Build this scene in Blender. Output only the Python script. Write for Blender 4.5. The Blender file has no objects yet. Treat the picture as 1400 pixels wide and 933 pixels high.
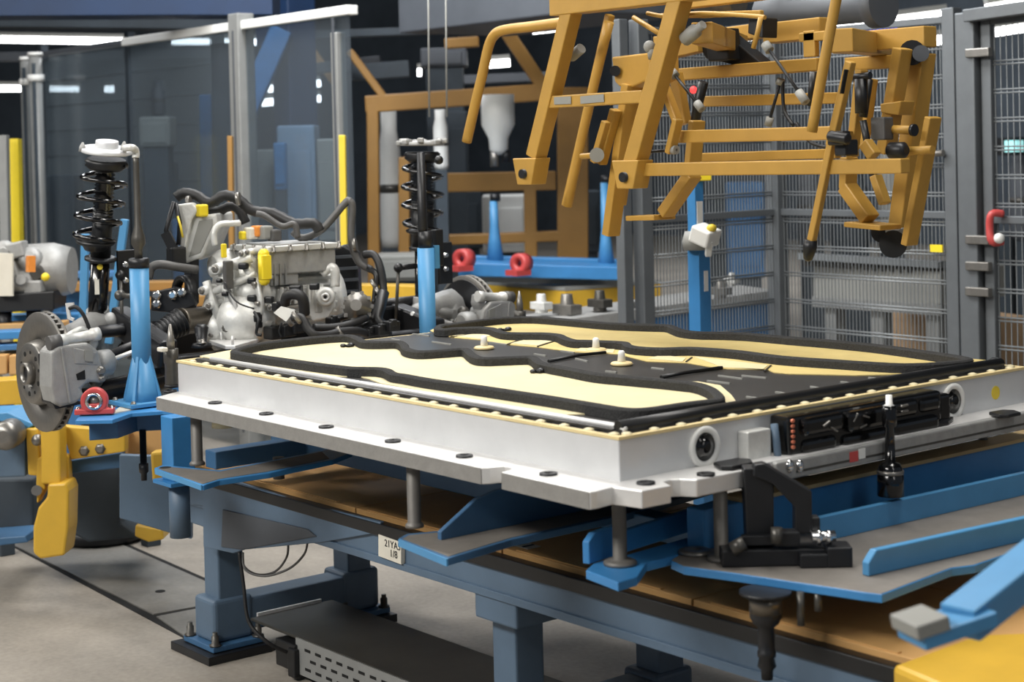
import bpy, math, random
from mathutils import Vector, Matrix
random.seed(4)
scene = bpy.context.scene
col = scene.collection
# ---------------------------------------------------------------- camera
# Axes: X along the battery pack, Y across it, Z up; z = 0 is the pack's top edge, the hall floor is at z = -0.97
CAM = Vector((2.40986, -2.20947, 0.57080))
RIGHT = Vector((0.630380, 0.775903, -0.024403))
DOWN = Vector((-0.000123, -0.031336, -0.999509))
FWD = Vector((-0.776286, 0.630073, -0.019658))
FPX, PCX, PCY = 2285.67, 700.0, 248.97
cd = bpy.data.cameras.new('camera')
cam = bpy.data.objects.new('camera', cd)
col.objects.link(cam)
M4 = Matrix((RIGHT, -DOWN, -FWD)).transposed().to_4x4()
M4.translation = CAM
cam.matrix_world = M4
cd.sensor_width = 36.0
cd.lens = FPX / 1400 * 36
cd.shift_y = -(466.5 - PCY) / 1400
cd.clip_start, cd.clip_end = 0.05, 200
cd.dof.use_dof = True
cd.dof.focus_distance = 4.55
cd.dof.aperture_fstop = 4.2
scene.camera = cam
# ---------------------------------------------------------------- world, lamps, exposure
w = bpy.data.worlds.new('hall_air')
scene.world = w
w.use_nodes = True
w.node_tree.nodes['Background'].inputs[0].default_value = (0.62, 0.72, 0.85, 1)
w.node_tree.nodes['Background'].inputs[1].default_value = 0.2
scene.view_settings.view_transform = 'Standard'
scene.view_settings.look = 'None'
scene.view_settings.exposure = 0.0
scene.view_settings.gamma = 1.0
scene.view_settings.use_curve_mapping = False


def area(name, loc, target, sx, sy, power, color=(1, 0.97, 0.92)):
    l = bpy.data.lights.new(name, 'AREA')
    l.shape = 'RECTANGLE'
    l.size, l.size_y, l.energy, l.color = sx, sy, power, color
    o = bpy.data.objects.new(name, l)
    col.objects.link(o)
    o.location = loc
    o.rotation_euler = (Vector(target) - Vector(loc)).to_track_quat('-Z', 'Y').to_euler()
    return o


area('unseen_overhead_light', (-1.3, -4.2, 3.0), (-1.1, 0.4, -0.2), 5.0, 0.8, 310)
area('unseen_overhead_light', (-1.2, 0.9, 3.2), (-1.2, 0.9, 0), 5.0, 0.5, 170)
area('unseen_overhead_light', (-5.2, -1.5, 3.0), (-3.2, 0.5, 0), 0.6, 3.0, 90)
area('unseen_overhead_light', (3.8, -0.6, 2.8), (0.6, 0.9, -0.3), 0.5, 3.0, 26)
area('unseen_overhead_light', (-4.0, 1.7, 3.2), (-4.4, 4.4, -0.2), 4.0, 0.5, 200, (0.95, 0.97, 1))  # unseen light, placed to brighten the far table's front
area('unseen_overhead_light', (-9.0, 4.5, 3.3), (-9.0, 4.5, 0), 5.0, 0.5, 150, (0.95, 0.97, 1))
area('unseen_overhead_light', (-9.0, 11.0, 3.8), (-10.0, 14.0, 0.5), 9.0, 0.5, 420, (0.95, 0.97, 1))  # unseen light, added to lift the dark back wall

# ---------------------------------------------------------------- pixel -> world points at real depths


def ray(u, v):
    return RIGHT * ((u - PCX) / FPX) + DOWN * ((v - PCY) / FPX) + FWD


def PX(u, v, x):
    d = ray(u, v)
    return CAM + d * ((x - CAM.x) / d.x)


def PY(u, v, y):
    d = ray(u, v)
    return CAM + d * ((y - CAM.y) / d.y)


def PZ(u, v, z):
    d = ray(u, v)
    return CAM + d * ((z - CAM.z) / d.z)


def PD(u, v, t):
    return CAM + ray(u, v) * t


# ---------------------------------------------------------------- materials
def lin(h):
    h = h.lstrip('#')
    c = [int(h[i:i + 2], 16) / 255 for i in (0, 2, 4)]
    return tuple((x / 12.92 if x <= 0.04045 else ((x + 0.055) / 1.055) ** 2.4) for x in c) + (1,)


MATS = {}


def mat(name, color, rough=0.5, metal=0.0, var=0.12, scale=14.0, bump=0.0, bscale=60.0, emit=0.0, spec=0.5, coat=0.0):
    m = bpy.data.materials.new(name)
    m.use_nodes = True
    nt = m.node_tree
    b = nt.nodes['Principled BSDF']
    c = lin(color)
    b.inputs['Roughness'].default_value = rough
    b.inputs['Metallic'].default_value = metal
    b.inputs['Specular IOR Level'].default_value = spec
    b.inputs['Coat Weight'].default_value = coat
    tc = nt.nodes.new('ShaderNodeTexCoord')
    if var > 0:
        n = nt.nodes.new('ShaderNodeTexNoise')
        n.inputs['Scale'].default_value = scale
        n.inputs['Detail'].default_value = 5
        n.inputs['Roughness'].default_value = 0.65
        nt.links.new(tc.outputs['Object'], n.inputs['Vector'])
        mr = nt.nodes.new('ShaderNodeMapRange')
        mr.inputs['From Min'].default_value = 0.25
        mr.inputs['From Max'].default_value = 0.75
        mr.inputs['To Min'].default_value = 1 - var
        mr.inputs['To Max'].default_value = 1 + var
        nt.links.new(n.outputs['Fac'], mr.inputs['Value'])
        mx = nt.nodes.new('ShaderNodeMix')
        mx.data_type = 'RGBA'
        mx.blend_type = 'MULTIPLY'
        mx.inputs['Factor'].default_value = 1
        mx.inputs['A'].default_value = c
        nt.links.new(mr.outputs['Result'], mx.inputs['B'])
        nt.links.new(mx.outputs['Result'], b.inputs['Base Color'])
    else:
        b.inputs['Base Color'].default_value = c
    if bump > 0:
        n2 = nt.nodes.new('ShaderNodeTexNoise')
        n2.inputs['Scale'].default_value = bscale
        n2.inputs['Detail'].default_value = 4
        nt.links.new(tc.outputs['Object'], n2.inputs['Vector'])
        bp = nt.nodes.new('ShaderNodeBump')
        bp.inputs['Strength'].default_value = bump
        bp.inputs['Distance'].default_value = 0.004
        nt.links.new(n2.outputs['Fac'], bp.inputs['Height'])
        nt.links.new(bp.outputs['Normal'], b.inputs['Normal'])
    if emit > 0:
        b.inputs['Emission Color'].default_value = c
        b.inputs['Emission Strength'].default_value = emit
    MATS[name] = m
    return m


mat('alu_sheet', '#d6d7d8', 0.42, 0.35, 0.07, 5)
mat('alu_milled', '#dedddb', 0.38, 0.35, 0.06, 20)
mat('alu_cast', '#d0d0cc', 0.42, 0.25, 0.14, 26, 0.25, 120)
mat('alu_grey', '#9c9c9a', 0.5, 0.3, 0.14, 26, 0.2, 120)
mat('steel', '#85827d', 0.35, 0.7, 0.15, 30)
mat('steel_dark', '#55534f', 0.4, 0.6, 0.15, 30)
mat('disc_iron', '#74716c', 0.42, 0.55, 0.1, 40)
mat('chrome', '#d8d8d8', 0.15, 0.95, 0.0)
mat('sleeve_metal', '#6d665c', 0.3, 0.7, 0.2, 20)
mat('blue_paint', '#4b8ab8', 0.42, 0, 0.07, 10)
mat('blue_deep', '#3a7fb8', 0.42, 0, 0.1, 8)
mat('steel_blue', '#54687c', 0.5, 0, 0.12, 7)
mat('beam_blue', '#3c6286', 0.5, 0, 0.12, 5)
mat('far_blue', '#3a6fa2', 0.5, 0, 0.12, 5)
mat('navy', '#0a2748', 0.6, 0, 0.2, 3)
mat('gripper_yellow', '#b0883c', 0.45, 0, 0.1, 9)
mat('hook_yellow', '#d0a636', 0.42, 0, 0.09, 8)
mat('portal_yellow', '#946d34', 0.5, 0, 0.15, 4)
mat('bright_yellow', '#ead02a', 0.45, 0, 0.06, 8)
mat('sign_yellow', '#e0c53a', 0.5, 0, 0.05, 8)
mat('red_paint', '#c04a48', 0.4, 0, 0.1, 10)
mat('black_gloss', '#0b0b0c', 0.18, 0, 0.1, 20, coat=0.4)
mat('black_plastic', '#131416', 0.42, 0, 0.2, 30)
mat('black_metal', '#1b1c1f', 0.4, 0.1, 0.2, 20)
mat('rubber', '#1d1d1e', 0.55, 0, 0.2, 30)
mat('hose_grey', '#504f4e', 0.5, 0, 0.2, 30)
mat('foam', '#3a3a3a', 0.95, 0, 0.3, 160, 0.8, 220, spec=0.1)
mat('lid_black', '#2e2d2c', 0.42, 0.1, 0.2, 12)
mat('cream_foil', '#d5c9a0', 0.55, 0, 0.08, 9, 0.35, 14)
mat('yellow_foil', '#cdb878', 0.55, 0, 0.14, 7, 0.4, 14)
mat('cream_trim', '#d9c592', 0.5, 0, 0.1, 20)
mat('clip_white', '#d3c8a4', 0.5, 0, 0.05, 20)
mat('white_plastic', '#e4e4e0', 0.45, 0, 0.04, 10)
mat('paper', '#d5d0c2', 0.7, 0, 0.05, 20)
mat('ink', '#2a2a2a', 0.7, 0, 0)
mat('brown_cover', '#c79a60', 0.65, 0, 0.12, 5, 0.2, 40)
mat('dark_board', '#34332f', 0.5, 0.1, 0.35, 6)
mat('tan_strip', '#b79f73', 0.6, 0, 0.12, 10)
mat('copper', '#c9765a', 0.35, 0.5, 0.1, 10)
mat('orange', '#e08b3a', 0.5, 0, 0.1, 10)
mat('fence_grey', '#676b6e', 0.45, 0.35, 0.1, 10)
mat('post_grey', '#8b8c8a', 0.5, 0.2, 0.1, 10)
mat('pin_steel', '#6f6c67', 0.5, 0.3, 0.12, 30)
mat('sawn_alu', '#8f8d89', 0.55, 0.3, 0.12, 40, 0.2, 200)
mat('bare_top', '#77726c', 0.6, 0.1, 0.18, 14)
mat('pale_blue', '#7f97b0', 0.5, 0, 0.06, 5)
mat('wire_grey', '#84888a', 0.45, 0.4, 0.0)
mat('cabinet_grey', '#8b8b86', 0.55, 0, 0.08, 6)
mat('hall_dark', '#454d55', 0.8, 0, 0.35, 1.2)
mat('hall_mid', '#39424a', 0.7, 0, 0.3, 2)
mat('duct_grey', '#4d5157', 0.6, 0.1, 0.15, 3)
mat('carton', '#a58868', 0.8, 0, 0.15, 6)
mat('lamp_tube', '#ffffff', 0.5, 0, 0, emit=9.0)
mat('screen_blue', '#4158e0', 0.5, 0, 0, emit=1.2)
mat('signal_red', '#ff3030', 0.5, 0, 0, emit=3.0)
mat('glow_teal', '#9fe0e0', 0.5, 0, 0, emit=1.0)
mat('slot_dark', '#0a0a0a', 0.9, 0, 0)

# smoked guard glass
gm = bpy.data.materials.new('guard_glass')
gm.use_nodes = True
nt = gm.node_tree
nt.nodes.remove(nt.nodes['Principled BSDF'])
out = [n for n in nt.nodes if n.type == 'OUTPUT_MATERIAL'][0]
tr = nt.nodes.new('ShaderNodeBsdfTransparent')
tr.inputs[0].default_value = (0.60, 0.66, 0.70, 1)
gl = nt.nodes.new('ShaderNodeBsdfGlossy')
gl.inputs['Roughness'].default_value = 0.12
df = nt.nodes.new('ShaderNodeBsdfDiffuse')
df.inputs[0].default_value = (0.50, 0.56, 0.62, 1)
m1 = nt.nodes.new('ShaderNodeMixShader')
m1.inputs[0].default_value = 0.07
m2 = nt.nodes.new('ShaderNodeMixShader')
m2.inputs[0].default_value = 0.07
nt.links.new(tr.outputs[0], m1.inputs[1])
nt.links.new(gl.outputs[0], m1.inputs[2])
nt.links.new(m1.outputs[0], m2.inputs[1])
nt.links.new(df.outputs[0], m2.inputs[2])
nt.links.new(m2.outputs[0], out.inputs[0])
MATS['guard_glass'] = gm


def concrete(name, c1, c2, rough):
    m = bpy.data.materials.new(name)
    m.use_nodes = True
    nt = m.node_tree
    b = nt.nodes['Principled BSDF']
    b.inputs['Roughness'].default_value = rough
    tc = nt.nodes.new('ShaderNodeTexCoord')
    n1 = nt.nodes.new('ShaderNodeTexNoise')
    n1.inputs['Scale'].default_value = 1.6
    n1.inputs['Detail'].default_value = 8
    n1.inputs['Roughness'].default_value = 0.7
    n2 = nt.nodes.new('ShaderNodeTexNoise')
    n2.inputs['Scale'].default_value = 55
    n2.inputs['Detail'].default_value = 4
    mx0 = nt.nodes.new('ShaderNodeMath')
    mx0.operation = 'MULTIPLY_ADD'
    mx0.inputs[1].default_value = 0.35
    nt.links.new(tc.outputs['Object'], n1.inputs['Vector'])
    nt.links.new(tc.outputs['Object'], n2.inputs['Vector'])
    nt.links.new(n2.outputs['Fac'], mx0.inputs[0])
    nt.links.new(n1.outputs['Fac'], mx0.inputs[2])
    cr = nt.nodes.new('ShaderNodeValToRGB')
    cr.color_ramp.elements[0].position = 0.45
    cr.color_ramp.elements[0].color = lin(c1)
    cr.color_ramp.elements[1].position = 0.9
    cr.color_ramp.elements[1].color = lin(c2)
    nt.links.new(mx0.outputs[0], cr.inputs['Fac'])
    nt.links.new(cr.outputs['Color'], b.inputs['Base Color'])
    bp = nt.nodes.new('ShaderNodeBump')
    bp.inputs['Strength'].default_value = 0.15
    bp.inputs['Distance'].default_value = 0.003
    nt.links.new(n2.outputs['Fac'], bp.inputs['Height'])
    nt.links.new(bp.outputs['Normal'], b.inputs['Normal'])
    MATS[name] = m


concrete('concrete', '#7d776e', '#a59d92', 0.6)
concrete('floor_steel', '#5f5d59', '#7f7c76', 0.5)


# ---------------------------------------------------------------- mesh builder
def frame(d, up=(0, 0, 1)):
    d = Vector(d).normalized()
    up = Vector(up)
    if abs(d.dot(up)) > 0.98:
        up = Vector((1, 0, 0)) if abs(d.x) < 0.9 else Vector((0, 1, 0))
    s = d.cross(up).normalized()
    return d, s, s.cross(d).normalized()


class MB:
    def __init__(self):
        self.v, self.f, self.s = [], [], []

    def add(self, vs, fs, smooth=False):
        n = len(self.v)
        self.v += [Vector(p) for p in vs]
        self.f += [tuple(i + n for i in f) for f in fs]
        if isinstance(smooth, bool):
            self.s += [smooth] * len(fs)
        else:
            self.s += smooth
        return self

    def box(self, c, size, axes=None):
        c = Vector(c)
        a = axes or (Vector((1, 0, 0)), Vector((0, 1, 0)), Vector((0, 0, 1)))
        h = [Vector(a[i]) * size[i] / 2 for i in range(3)]
        vs = [c + h[0] * i + h[1] * j + h[2] * k for i in (-1, 1) for j in (-1, 1) for k in (-1, 1)]
        return self.add(vs, [(0, 1, 3, 2), (4, 6, 7, 5), (0, 4, 5, 1), (2, 3, 7, 6), (0, 2, 6, 4), (1, 5, 7, 3)])

    def bb(self, x0, x1, y0, y1, z0, z1):
        return self.box(((x0 + x1) / 2, (y0 + y1) / 2, (z0 + z1) / 2), (abs(x1 - x0), abs(y1 - y0), abs(z1 - z0)))

    def bar(self, p0, p1, wd, h, up=(0, 0, 1)):
        p0, p1 = Vector(p0), Vector(p1)
        d, s, u = frame(p1 - p0, up)
        return self.box((p0 + p1) / 2, ((p1 - p0).length, wd, h), (d, s, u))

    def cyl(self, p0, p1, r0, r1=None, n=16, caps=True):
        p0, p1 = Vector(p0), Vector(p1)
        return self.lathe([(r0, 0), (r0 if r1 is None else r1, (p1 - p0).length)], p0, p1 - p0, n, caps)

    def lathe(self, prof, p0, axis, n=20, caps=True, closed=False):
        p0 = Vector(p0)
        d, s, u = frame(axis)
        vs, fs, sm = [], [], []
        for r, t in prof:
            for k in range(n):
                a = 2 * math.pi * k / n
                vs.append(p0 + d * t + (s * math.cos(a) + u * math.sin(a)) * r)
        m = len(prof)
        for i in range(m if closed else m - 1):
            j = (i + 1) % m
            for k in range(n):
                k2 = (k + 1) % n
                fs.append((i * n + k, i * n + k2, j * n + k2, j * n + k))
                sm.append(True)
        if caps and not closed:
            fs.append(tuple(range(n - 1, -1, -1)))
            fs.append(tuple((m - 1) * n + k for k in range(n)))
            sm += [False, False]
        return self.add(vs, fs, sm)

    def ring(self, p0, axis, ro, ri, h, n=24):
        return self.lathe([(ro, 0), (ro, h), (ri, h), (ri, 0)], p0, axis, n, closed=True)

    def tube(self, pts, r, n=8, closed=False):
        pts = [Vector(p) for p in pts]
        m = len(pts)
        vs, fs, sm = [], [], []
        s = None
        for i in range(m):
            if closed:
                d = (pts[(i + 1) % m] - pts[i - 1])
            else:
                d = pts[min(i + 1, m - 1)] - pts[max(i - 1, 0)]
            d.normalize()
            if s is None:
                _, s, u = frame(d)
            else:
                s = (s - d * s.dot(d)).normalized()
                u = s.cross(d)
            rr = r[i] if isinstance(r, (list, tuple)) else r
            for k in range(n):
                a = 2 * math.pi * k / n
                vs.append(pts[i] + (s * math.cos(a) + u * math.sin(a)) * rr)
        for i in range(m if closed else m - 1):
            j = (i + 1) % m
            for k in range(n):
                k2 = (k + 1) % n
                fs.append((i * n + k, j * n + k, j * n + k2, i * n + k2))
                sm.append(True)
        if not closed:
            fs.append(tuple(range(n)))
            fs.append(tuple((m - 1) * n + k for k in range(n - 1, -1, -1)))
            sm += [False, False]
        return self.add(vs, fs, sm)

    def prism(self, poly, vec):
        poly = [Vector(p) for p in poly]
        vec = Vector(vec)
        n = len(poly)
        nr = Vector((0, 0, 0))
        for i in range(n):
            nr += poly[i].cross(poly[(i + 1) % n])
        if nr.dot(vec) > 0:
            poly = poly[::-1]
        vs = poly + [p + vec for p in poly]
        fs = [tuple(range(n)), tuple(range(2 * n - 1, n - 1, -1))]
        fs += [(i + n, (i + 1) % n + n, (i + 1) % n, i)[::1] for i in range(n)]
        return self.add(vs, fs)

    def ball(self, c, r, n=12, m=8):
        r = r if isinstance(r, (tuple, list)) else (r, r, r)
        c = Vector(c)
        vs = [c + Vector((0, 0, -r[2]))]
        for i in range(1, m):
            t = -math.pi / 2 + math.pi * i / m
            for k in range(n):
                a = 2 * math.pi * k / n
                vs.append(c + Vector((r[0] * math.cos(t) * math.cos(a), r[1] * math.cos(t) * math.sin(a), r[2] * math.sin(t))))
        vs.append(c + Vector((0, 0, r[2])))
        fs = [(0, 1 + (k + 1) % n, 1 + k) for k in range(n)]
        for i in range(m - 2):
            for k in range(n):
                a, b = 1 + i * n + k, 1 + i * n + (k + 1) % n
                fs.append((a, b, b + n, a + n))
        L = len(vs) - 1
        fs += [(L, L - n + k, L - n + (k + 1) % n) for k in range(n)]
        return self.add(vs, fs, True)

    def strip(self, pts, wd, h):
        """closed foam strip of rectangular section following pts (top centre line)"""
        pts = [Vector(p) for p in pts]
        m = len(pts)
        vs, fs = [], []
        for i in range(m):
            d = (pts[(i + 1) % m] - pts[i - 1]).normalized()
            s = Vector((-d.y, d.x, 0)).normalized() * wd / 2
            t = pts[i]
            z = Vector((0, 0, h))
            e = 0.004
            so = s * (1 - 2 * e / wd)
            vs += [t + s - z, t + s - Vector((0, 0, e)), t + so, t - so, t - s - Vector((0, 0, e)), t - s - z]
        for i in range(m):
            j = (i + 1) % m
            for k in range(6):
                k2 = (k + 1) % 6
                fs.append((i * 6 + k, j * 6 + k, j * 6 + k2, i * 6 + k2))
        return self.add(vs, fs)


def smooth_path(pts, k=6, closed=False):
    P = [Vector(p) for p in pts]
    n = len(P)
    res = []
    for i in range(n if closed else n - 1):
        p0 = P[i - 1] if (closed or i > 0) else P[0]
        p1, p2 = P[i], P[(i + 1) % n]
        p3 = P[(i + 2) % n] if (closed or i + 2 < n) else P[-1]
        for j in range(k):
            t = j / k
            res.append(0.5 * ((2 * p1) + (p2 - p0) * t + (2 * p0 - 5 * p1 + 4 * p2 - p3) * t * t + (3 * p1 - p0 - 3 * p2 + p3) * t ** 3))
    if not closed:
        res.append(P[-1])
    return res


ORG = {}


def mesh_obj(name, mb, material, parent=None, bevel=0.0, label=None, seg=2):
    if parent is None:
        xs = [p.x for p in mb.v]
        ys = [p.y for p in mb.v]
        zs = [p.z for p in mb.v]
        org = Vector(((min(xs) + max(xs)) / 2, (min(ys) + max(ys)) / 2, min(zs)))
    else:
        org = ORG[parent.name]
    me = bpy.data.meshes.new(name)
    me.from_pydata([p - org for p in mb.v], [], mb.f)
    me.polygons.foreach_set('use_smooth', mb.s)
    me.materials.append(MATS[material])
    me.update()
    o = bpy.data.objects.new(name, me)
    col.objects.link(o)
    if parent is None:
        o.location = org
    else:
        o.parent = parent
    ORG[o.name] = org
    if bevel:
        b = o.modifiers.new('edge', 'BEVEL')
        b.width = bevel
        b.segments = seg
        b.limit_method = 'ANGLE'
        b.angle_limit = math.radians(35)
    if label:
        o['label'] = label
    return o


part = mesh_obj


def root(name, label, cat, loc, group=None):
    o = bpy.data.objects.new(name, None)
    col.objects.link(o)
    o.empty_display_size = 0.05
    o.location = loc
    ORG[o.name] = Vector(loc)
    tag(o, label, cat, group)
    return o


def tag(o, label, cat, group=None):
    o['label'] = label
    o['category'] = cat
    if group:
        o['group'] = group
    return o


def thing(name, mb, material, label, cat, group=None, bevel=0.0):
    return tag(mesh_obj(name, mb, material, None, bevel), label, cat, group)


def struct(name, mb, material, bevel=0.0):
    o = mesh_obj(name, mb, material, None, bevel)
    o['kind'] = 'structure'
    return o


def text_obj(name, s, size, origin, xdir, ydir, material, parent, depth=0.0004):
    cu = bpy.data.curves.new(name, 'FONT')
    cu.body = s
    cu.size = size
    cu.align_x = 'CENTER'
    cu.align_y = 'CENTER'
    cu.extrude = depth
    tmp = bpy.data.objects.new('tmp_text', cu)
    col.objects.link(tmp)
    bpy.context.view_layer.update()
    me = bpy.data.meshes.new_from_object(tmp.evaluated_get(bpy.context.evaluated_depsgraph_get()))
    bpy.data.objects.remove(tmp)
    x, y = Vector(xdir).normalized(), Vector(ydir).normalized()
    z = x.cross(y)
    m = Matrix((x, y, z)).transposed().to_4x4()
    m.translation = Vector(origin) - ORG[parent.name]
    me.transform(m)
    me.materials.clear()
    me.materials.append(MATS[material])
    o = bpy.data.objects.new(name, me)
    col.objects.link(o)
    o.parent = parent
    ORG[o.name] = ORG[parent.name]
    return o


def dup_part(o, parent, off):
    c = o.copy()
    col.objects.link(c)
    c.parent = parent
    c.location = Vector(off)
    return c


def bolt_mb(p, axis, r, h):
    return MB().lathe([(r * 1.35, 0), (r * 1.35, h * 0.3), (r, h * 0.3), (r, h * 0.9), (r * 0.8, h)], p, axis, 6)


XA, YA, ZA = Vector((1, 0, 0)), Vector((0, 1, 0)), Vector((0, 0, 1))
FL = -0.97
EOF_HEAD = True
# ================================================================ the hall
struct('floor', MB().bb(-24, 7, -8, 18, FL - 0.2, FL), 'concrete')
struct('ceiling', MB().bb(-24, 7, -8, 18, 5.4, 5.6), 'hall_dark')
struct('wall_back', MB().bb(-24, 7, 17.8, 18, FL, 5.4), 'hall_dark')
struct('wall_left', MB().bb(-24, -23.8, -8, 18, FL, 5.4), 'hall_dark')
fl = bpy.data.objects['floor']


def floor_poly(name, px, z0, z1, m):
    return part(name, MB().prism([PZ(u, v, FL) + ZA * z0 for u, v in px], ZA * (z1 - z0)), m, fl)


floor_poly('floor_joint', [(-60, 707), (258, 877), (298, 895), (346, 838), (292, 796), (60, 694)], -0.001, 0.001, 'slot_dark')
floor_poly('floor_plate', [(-58, 709), (210, 842), (277, 830), (288, 800), (139, 734), (60, 695)], -0.001, 0.005, 'floor_steel')
floor_poly('floor_plate', [(214, 845), (257, 875), (297, 893), (345, 838), (291, 797), (281, 832)], -0.001, 0.005, 'floor_steel')
part('floor_hole', MB().cyl(PZ(219, 809, FL + 0.0052), PZ(219, 809, FL + 0.0052) + ZA * 0.0012, 0.018), 'slot_dark', fl)

# lamps seen far back in the hall
LAMPS = [((0, 54), (184, 57), 14, 'long fluorescent tube lamp running in from the left edge, upper'),
         ((0, 121), (108, 122), 15, 'fluorescent tube lamp behind the two white posts at the left edge'),
         ((236, 57), (287, 57), 14, 'fluorescent tube lamp left of the tall grey glass post'),
         ((308, 57), (364, 58), 14, 'short fluorescent tube lamp showing either side of the tall grey glass post'),
         ((358, 122), (377, 121), 13, 'short lamp left of the blue column, upper of two'),
         ((354, 141), (377, 139), 13, 'short lamp left of the blue column, lower of two'),
         ((426, 115), (438, 114), 13, 'small round lamp right of the blue column, upper of two'),
         ((426, 135), (438, 135), 13, 'small round lamp right of the blue column, lower of two'),
         ((144, 122), (155, 122), 13, 'small round lamp behind the glass above the left strut'),
         ((668, 88), (697, 86), 12, 'short lamp seen inside the bend of the yellow gripper tube'),
         ((728, 41), (772, 36), 10.5, 'short lamp under the grey duct beside the yellow gripper tube'),
         ((571, 99), (576, 99), 12, 'small round lamp above the second strut'),
         ((713, 84), (719, 84), 12, 'small round lamp between gripper tube and left gripper bar'),
         ((985, 54), (1030, 48), 9.0, 'lamp seen through the black parts in the gripper head'),
         ((1140, 39), (1292, 20), 10, 'long lamp running along the top of the mesh fence'),
         ((1348, 13), (1420, 2), 9.0, 'lamp in the top right corner above the gate'),
         ((1268, 57), (1290, 54), 10, 'short lamp behind the right gripper leg'),
         ((1348, 46), (1420, 35), 10.5, 'lamp behind the gate mesh, below the corner one')]
for a, b, t, lab in LAMPS:
    p0, p1 = PD(*a, t), PD(*b, t)
    r = root('ceiling_lamp', lab, 'lamp', (p0 + p1) / 2, 'fluorescent lamps in the hall')
    d = (p1 - p0).normalized()
    part('lamp_tube', MB().cyl(p0, p1, 0.026, n=8), 'lamp_tube', r)
    part('lamp_housing', MB().bar(p0 + ZA * 0.045, p1 + ZA * 0.045, 0.09, 0.03), 'cabinet_grey', r)


def hbar(u0, v0, u1, v1, t, wpx, name, m, label, cat, depth=None, bevel=0.004, t1=None):
    p0, p1 = PD(u0, v0, t), PD(u1, v1, t1 or t)
    wd = wpx / FPX * t
    return thing(name, MB().bar(p0, p1, wd if abs(u1 - u0) < abs(v1 - v0) else (depth or wd),
                                (depth or wd) if abs(u1 - u0) < abs(v1 - v0) else wd, up=FWD if abs(u1 - u0) < abs(v1 - v0) else ZA), m, label, cat, bevel=bevel)


# overhead steel and ducts
hbar(-40, 4, 378, 2, 9, 42, 'overhead_beam', 'navy', 'dark blue overhead crane beam across the top left corner', 'beam', 0.3)
hbar(-20, 30, 330, 34, 12, 16, 'overhead_beam', 'hall_mid', 'dark beam with cable runs below the blue overhead beam', 'beam', 0.3)
b = PY(650, 33, 3.4)
thing('air_duct', MB().bb(PY(545, 40, 3.4).x, PY(790, 12, 3.4).x, 3.4, 4.2, b.z, b.z + 0.42), 'duct_grey', 'wide dark grey duct at the top middle of the hall', 'duct', bevel=0.01)
p = PD(404, 150, 10.2)
blue_col = root('column', 'wide dark blue steel column behind the glass guard', 'column', (p.x, p.y, FL))
part('shaft', MB().bb(p.x - 0.10, p.x + 0.10, p.y - 0.10, p.y + 0.10, FL, 1.9), 'navy', blue_col, 0.01)
part('brace', MB().bar(PD(316, 200, 10.0), PD(386, 40, 10.0), 0.13, 0.13), 'far_blue', blue_col, 0.01)
part('brace_plate', MB().box(PD(376, 40, 10.2), (0.12, 0.2, 0.2)), 'navy', blue_col)
hbar(282, 130, 288, 520, 9.6, 16, 'column', 'far_blue', 'narrow blue upright behind the glass above the control unit', 'column', 0.08)
hbar(303, 60, 310, 520, 9.3, 26, 'column', 'hall_mid', 'dark grey upright left of the tall grey glass post', 'column', 0.1)
hbar(20, 190, 27, 560, 9.5, 15, 'guard_post', 'bright_yellow', 'bright yellow post at the far left edge', 'post', 0.08)
hbar(5, 185, 12, 560, 9.3, 12, 'guard_post', 'post_grey', 'pale grey post left of the bright yellow post', 'post', 0.06)
hbar(41, 180, 49, 560, 11.2, 9, 'guard_post', 'portal_yellow', 'thin ochre strip between the two white posts at left', 'post', 0.06)
hbar(315, 186, 320, 520, 8.4, 7, 'guard_post', 'portal_yellow', 'thin ochre upright just left of the tall grey glass post', 'post', 0.05)
hbar(468, 185, 474, 520, 7.6, 9, 'guard_post', 'sign_yellow', 'thin yellow upright beside the slim grey glass post', 'post', 0.05)

# roof steel further back
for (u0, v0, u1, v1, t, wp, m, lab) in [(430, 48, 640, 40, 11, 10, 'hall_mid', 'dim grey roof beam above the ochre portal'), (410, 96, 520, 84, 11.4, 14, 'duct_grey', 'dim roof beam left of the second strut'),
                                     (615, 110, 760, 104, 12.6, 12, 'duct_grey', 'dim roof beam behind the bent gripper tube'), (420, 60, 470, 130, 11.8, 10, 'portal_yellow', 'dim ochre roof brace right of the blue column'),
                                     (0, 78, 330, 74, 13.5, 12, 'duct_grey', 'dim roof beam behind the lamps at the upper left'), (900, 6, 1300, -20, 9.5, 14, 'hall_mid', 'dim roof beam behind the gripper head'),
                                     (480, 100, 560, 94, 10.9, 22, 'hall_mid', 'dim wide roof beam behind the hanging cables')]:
    hbar(u0, v0, u1, v1, t, wp, 'roof_beam', m, lab, 'beam', 0.12)
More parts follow.
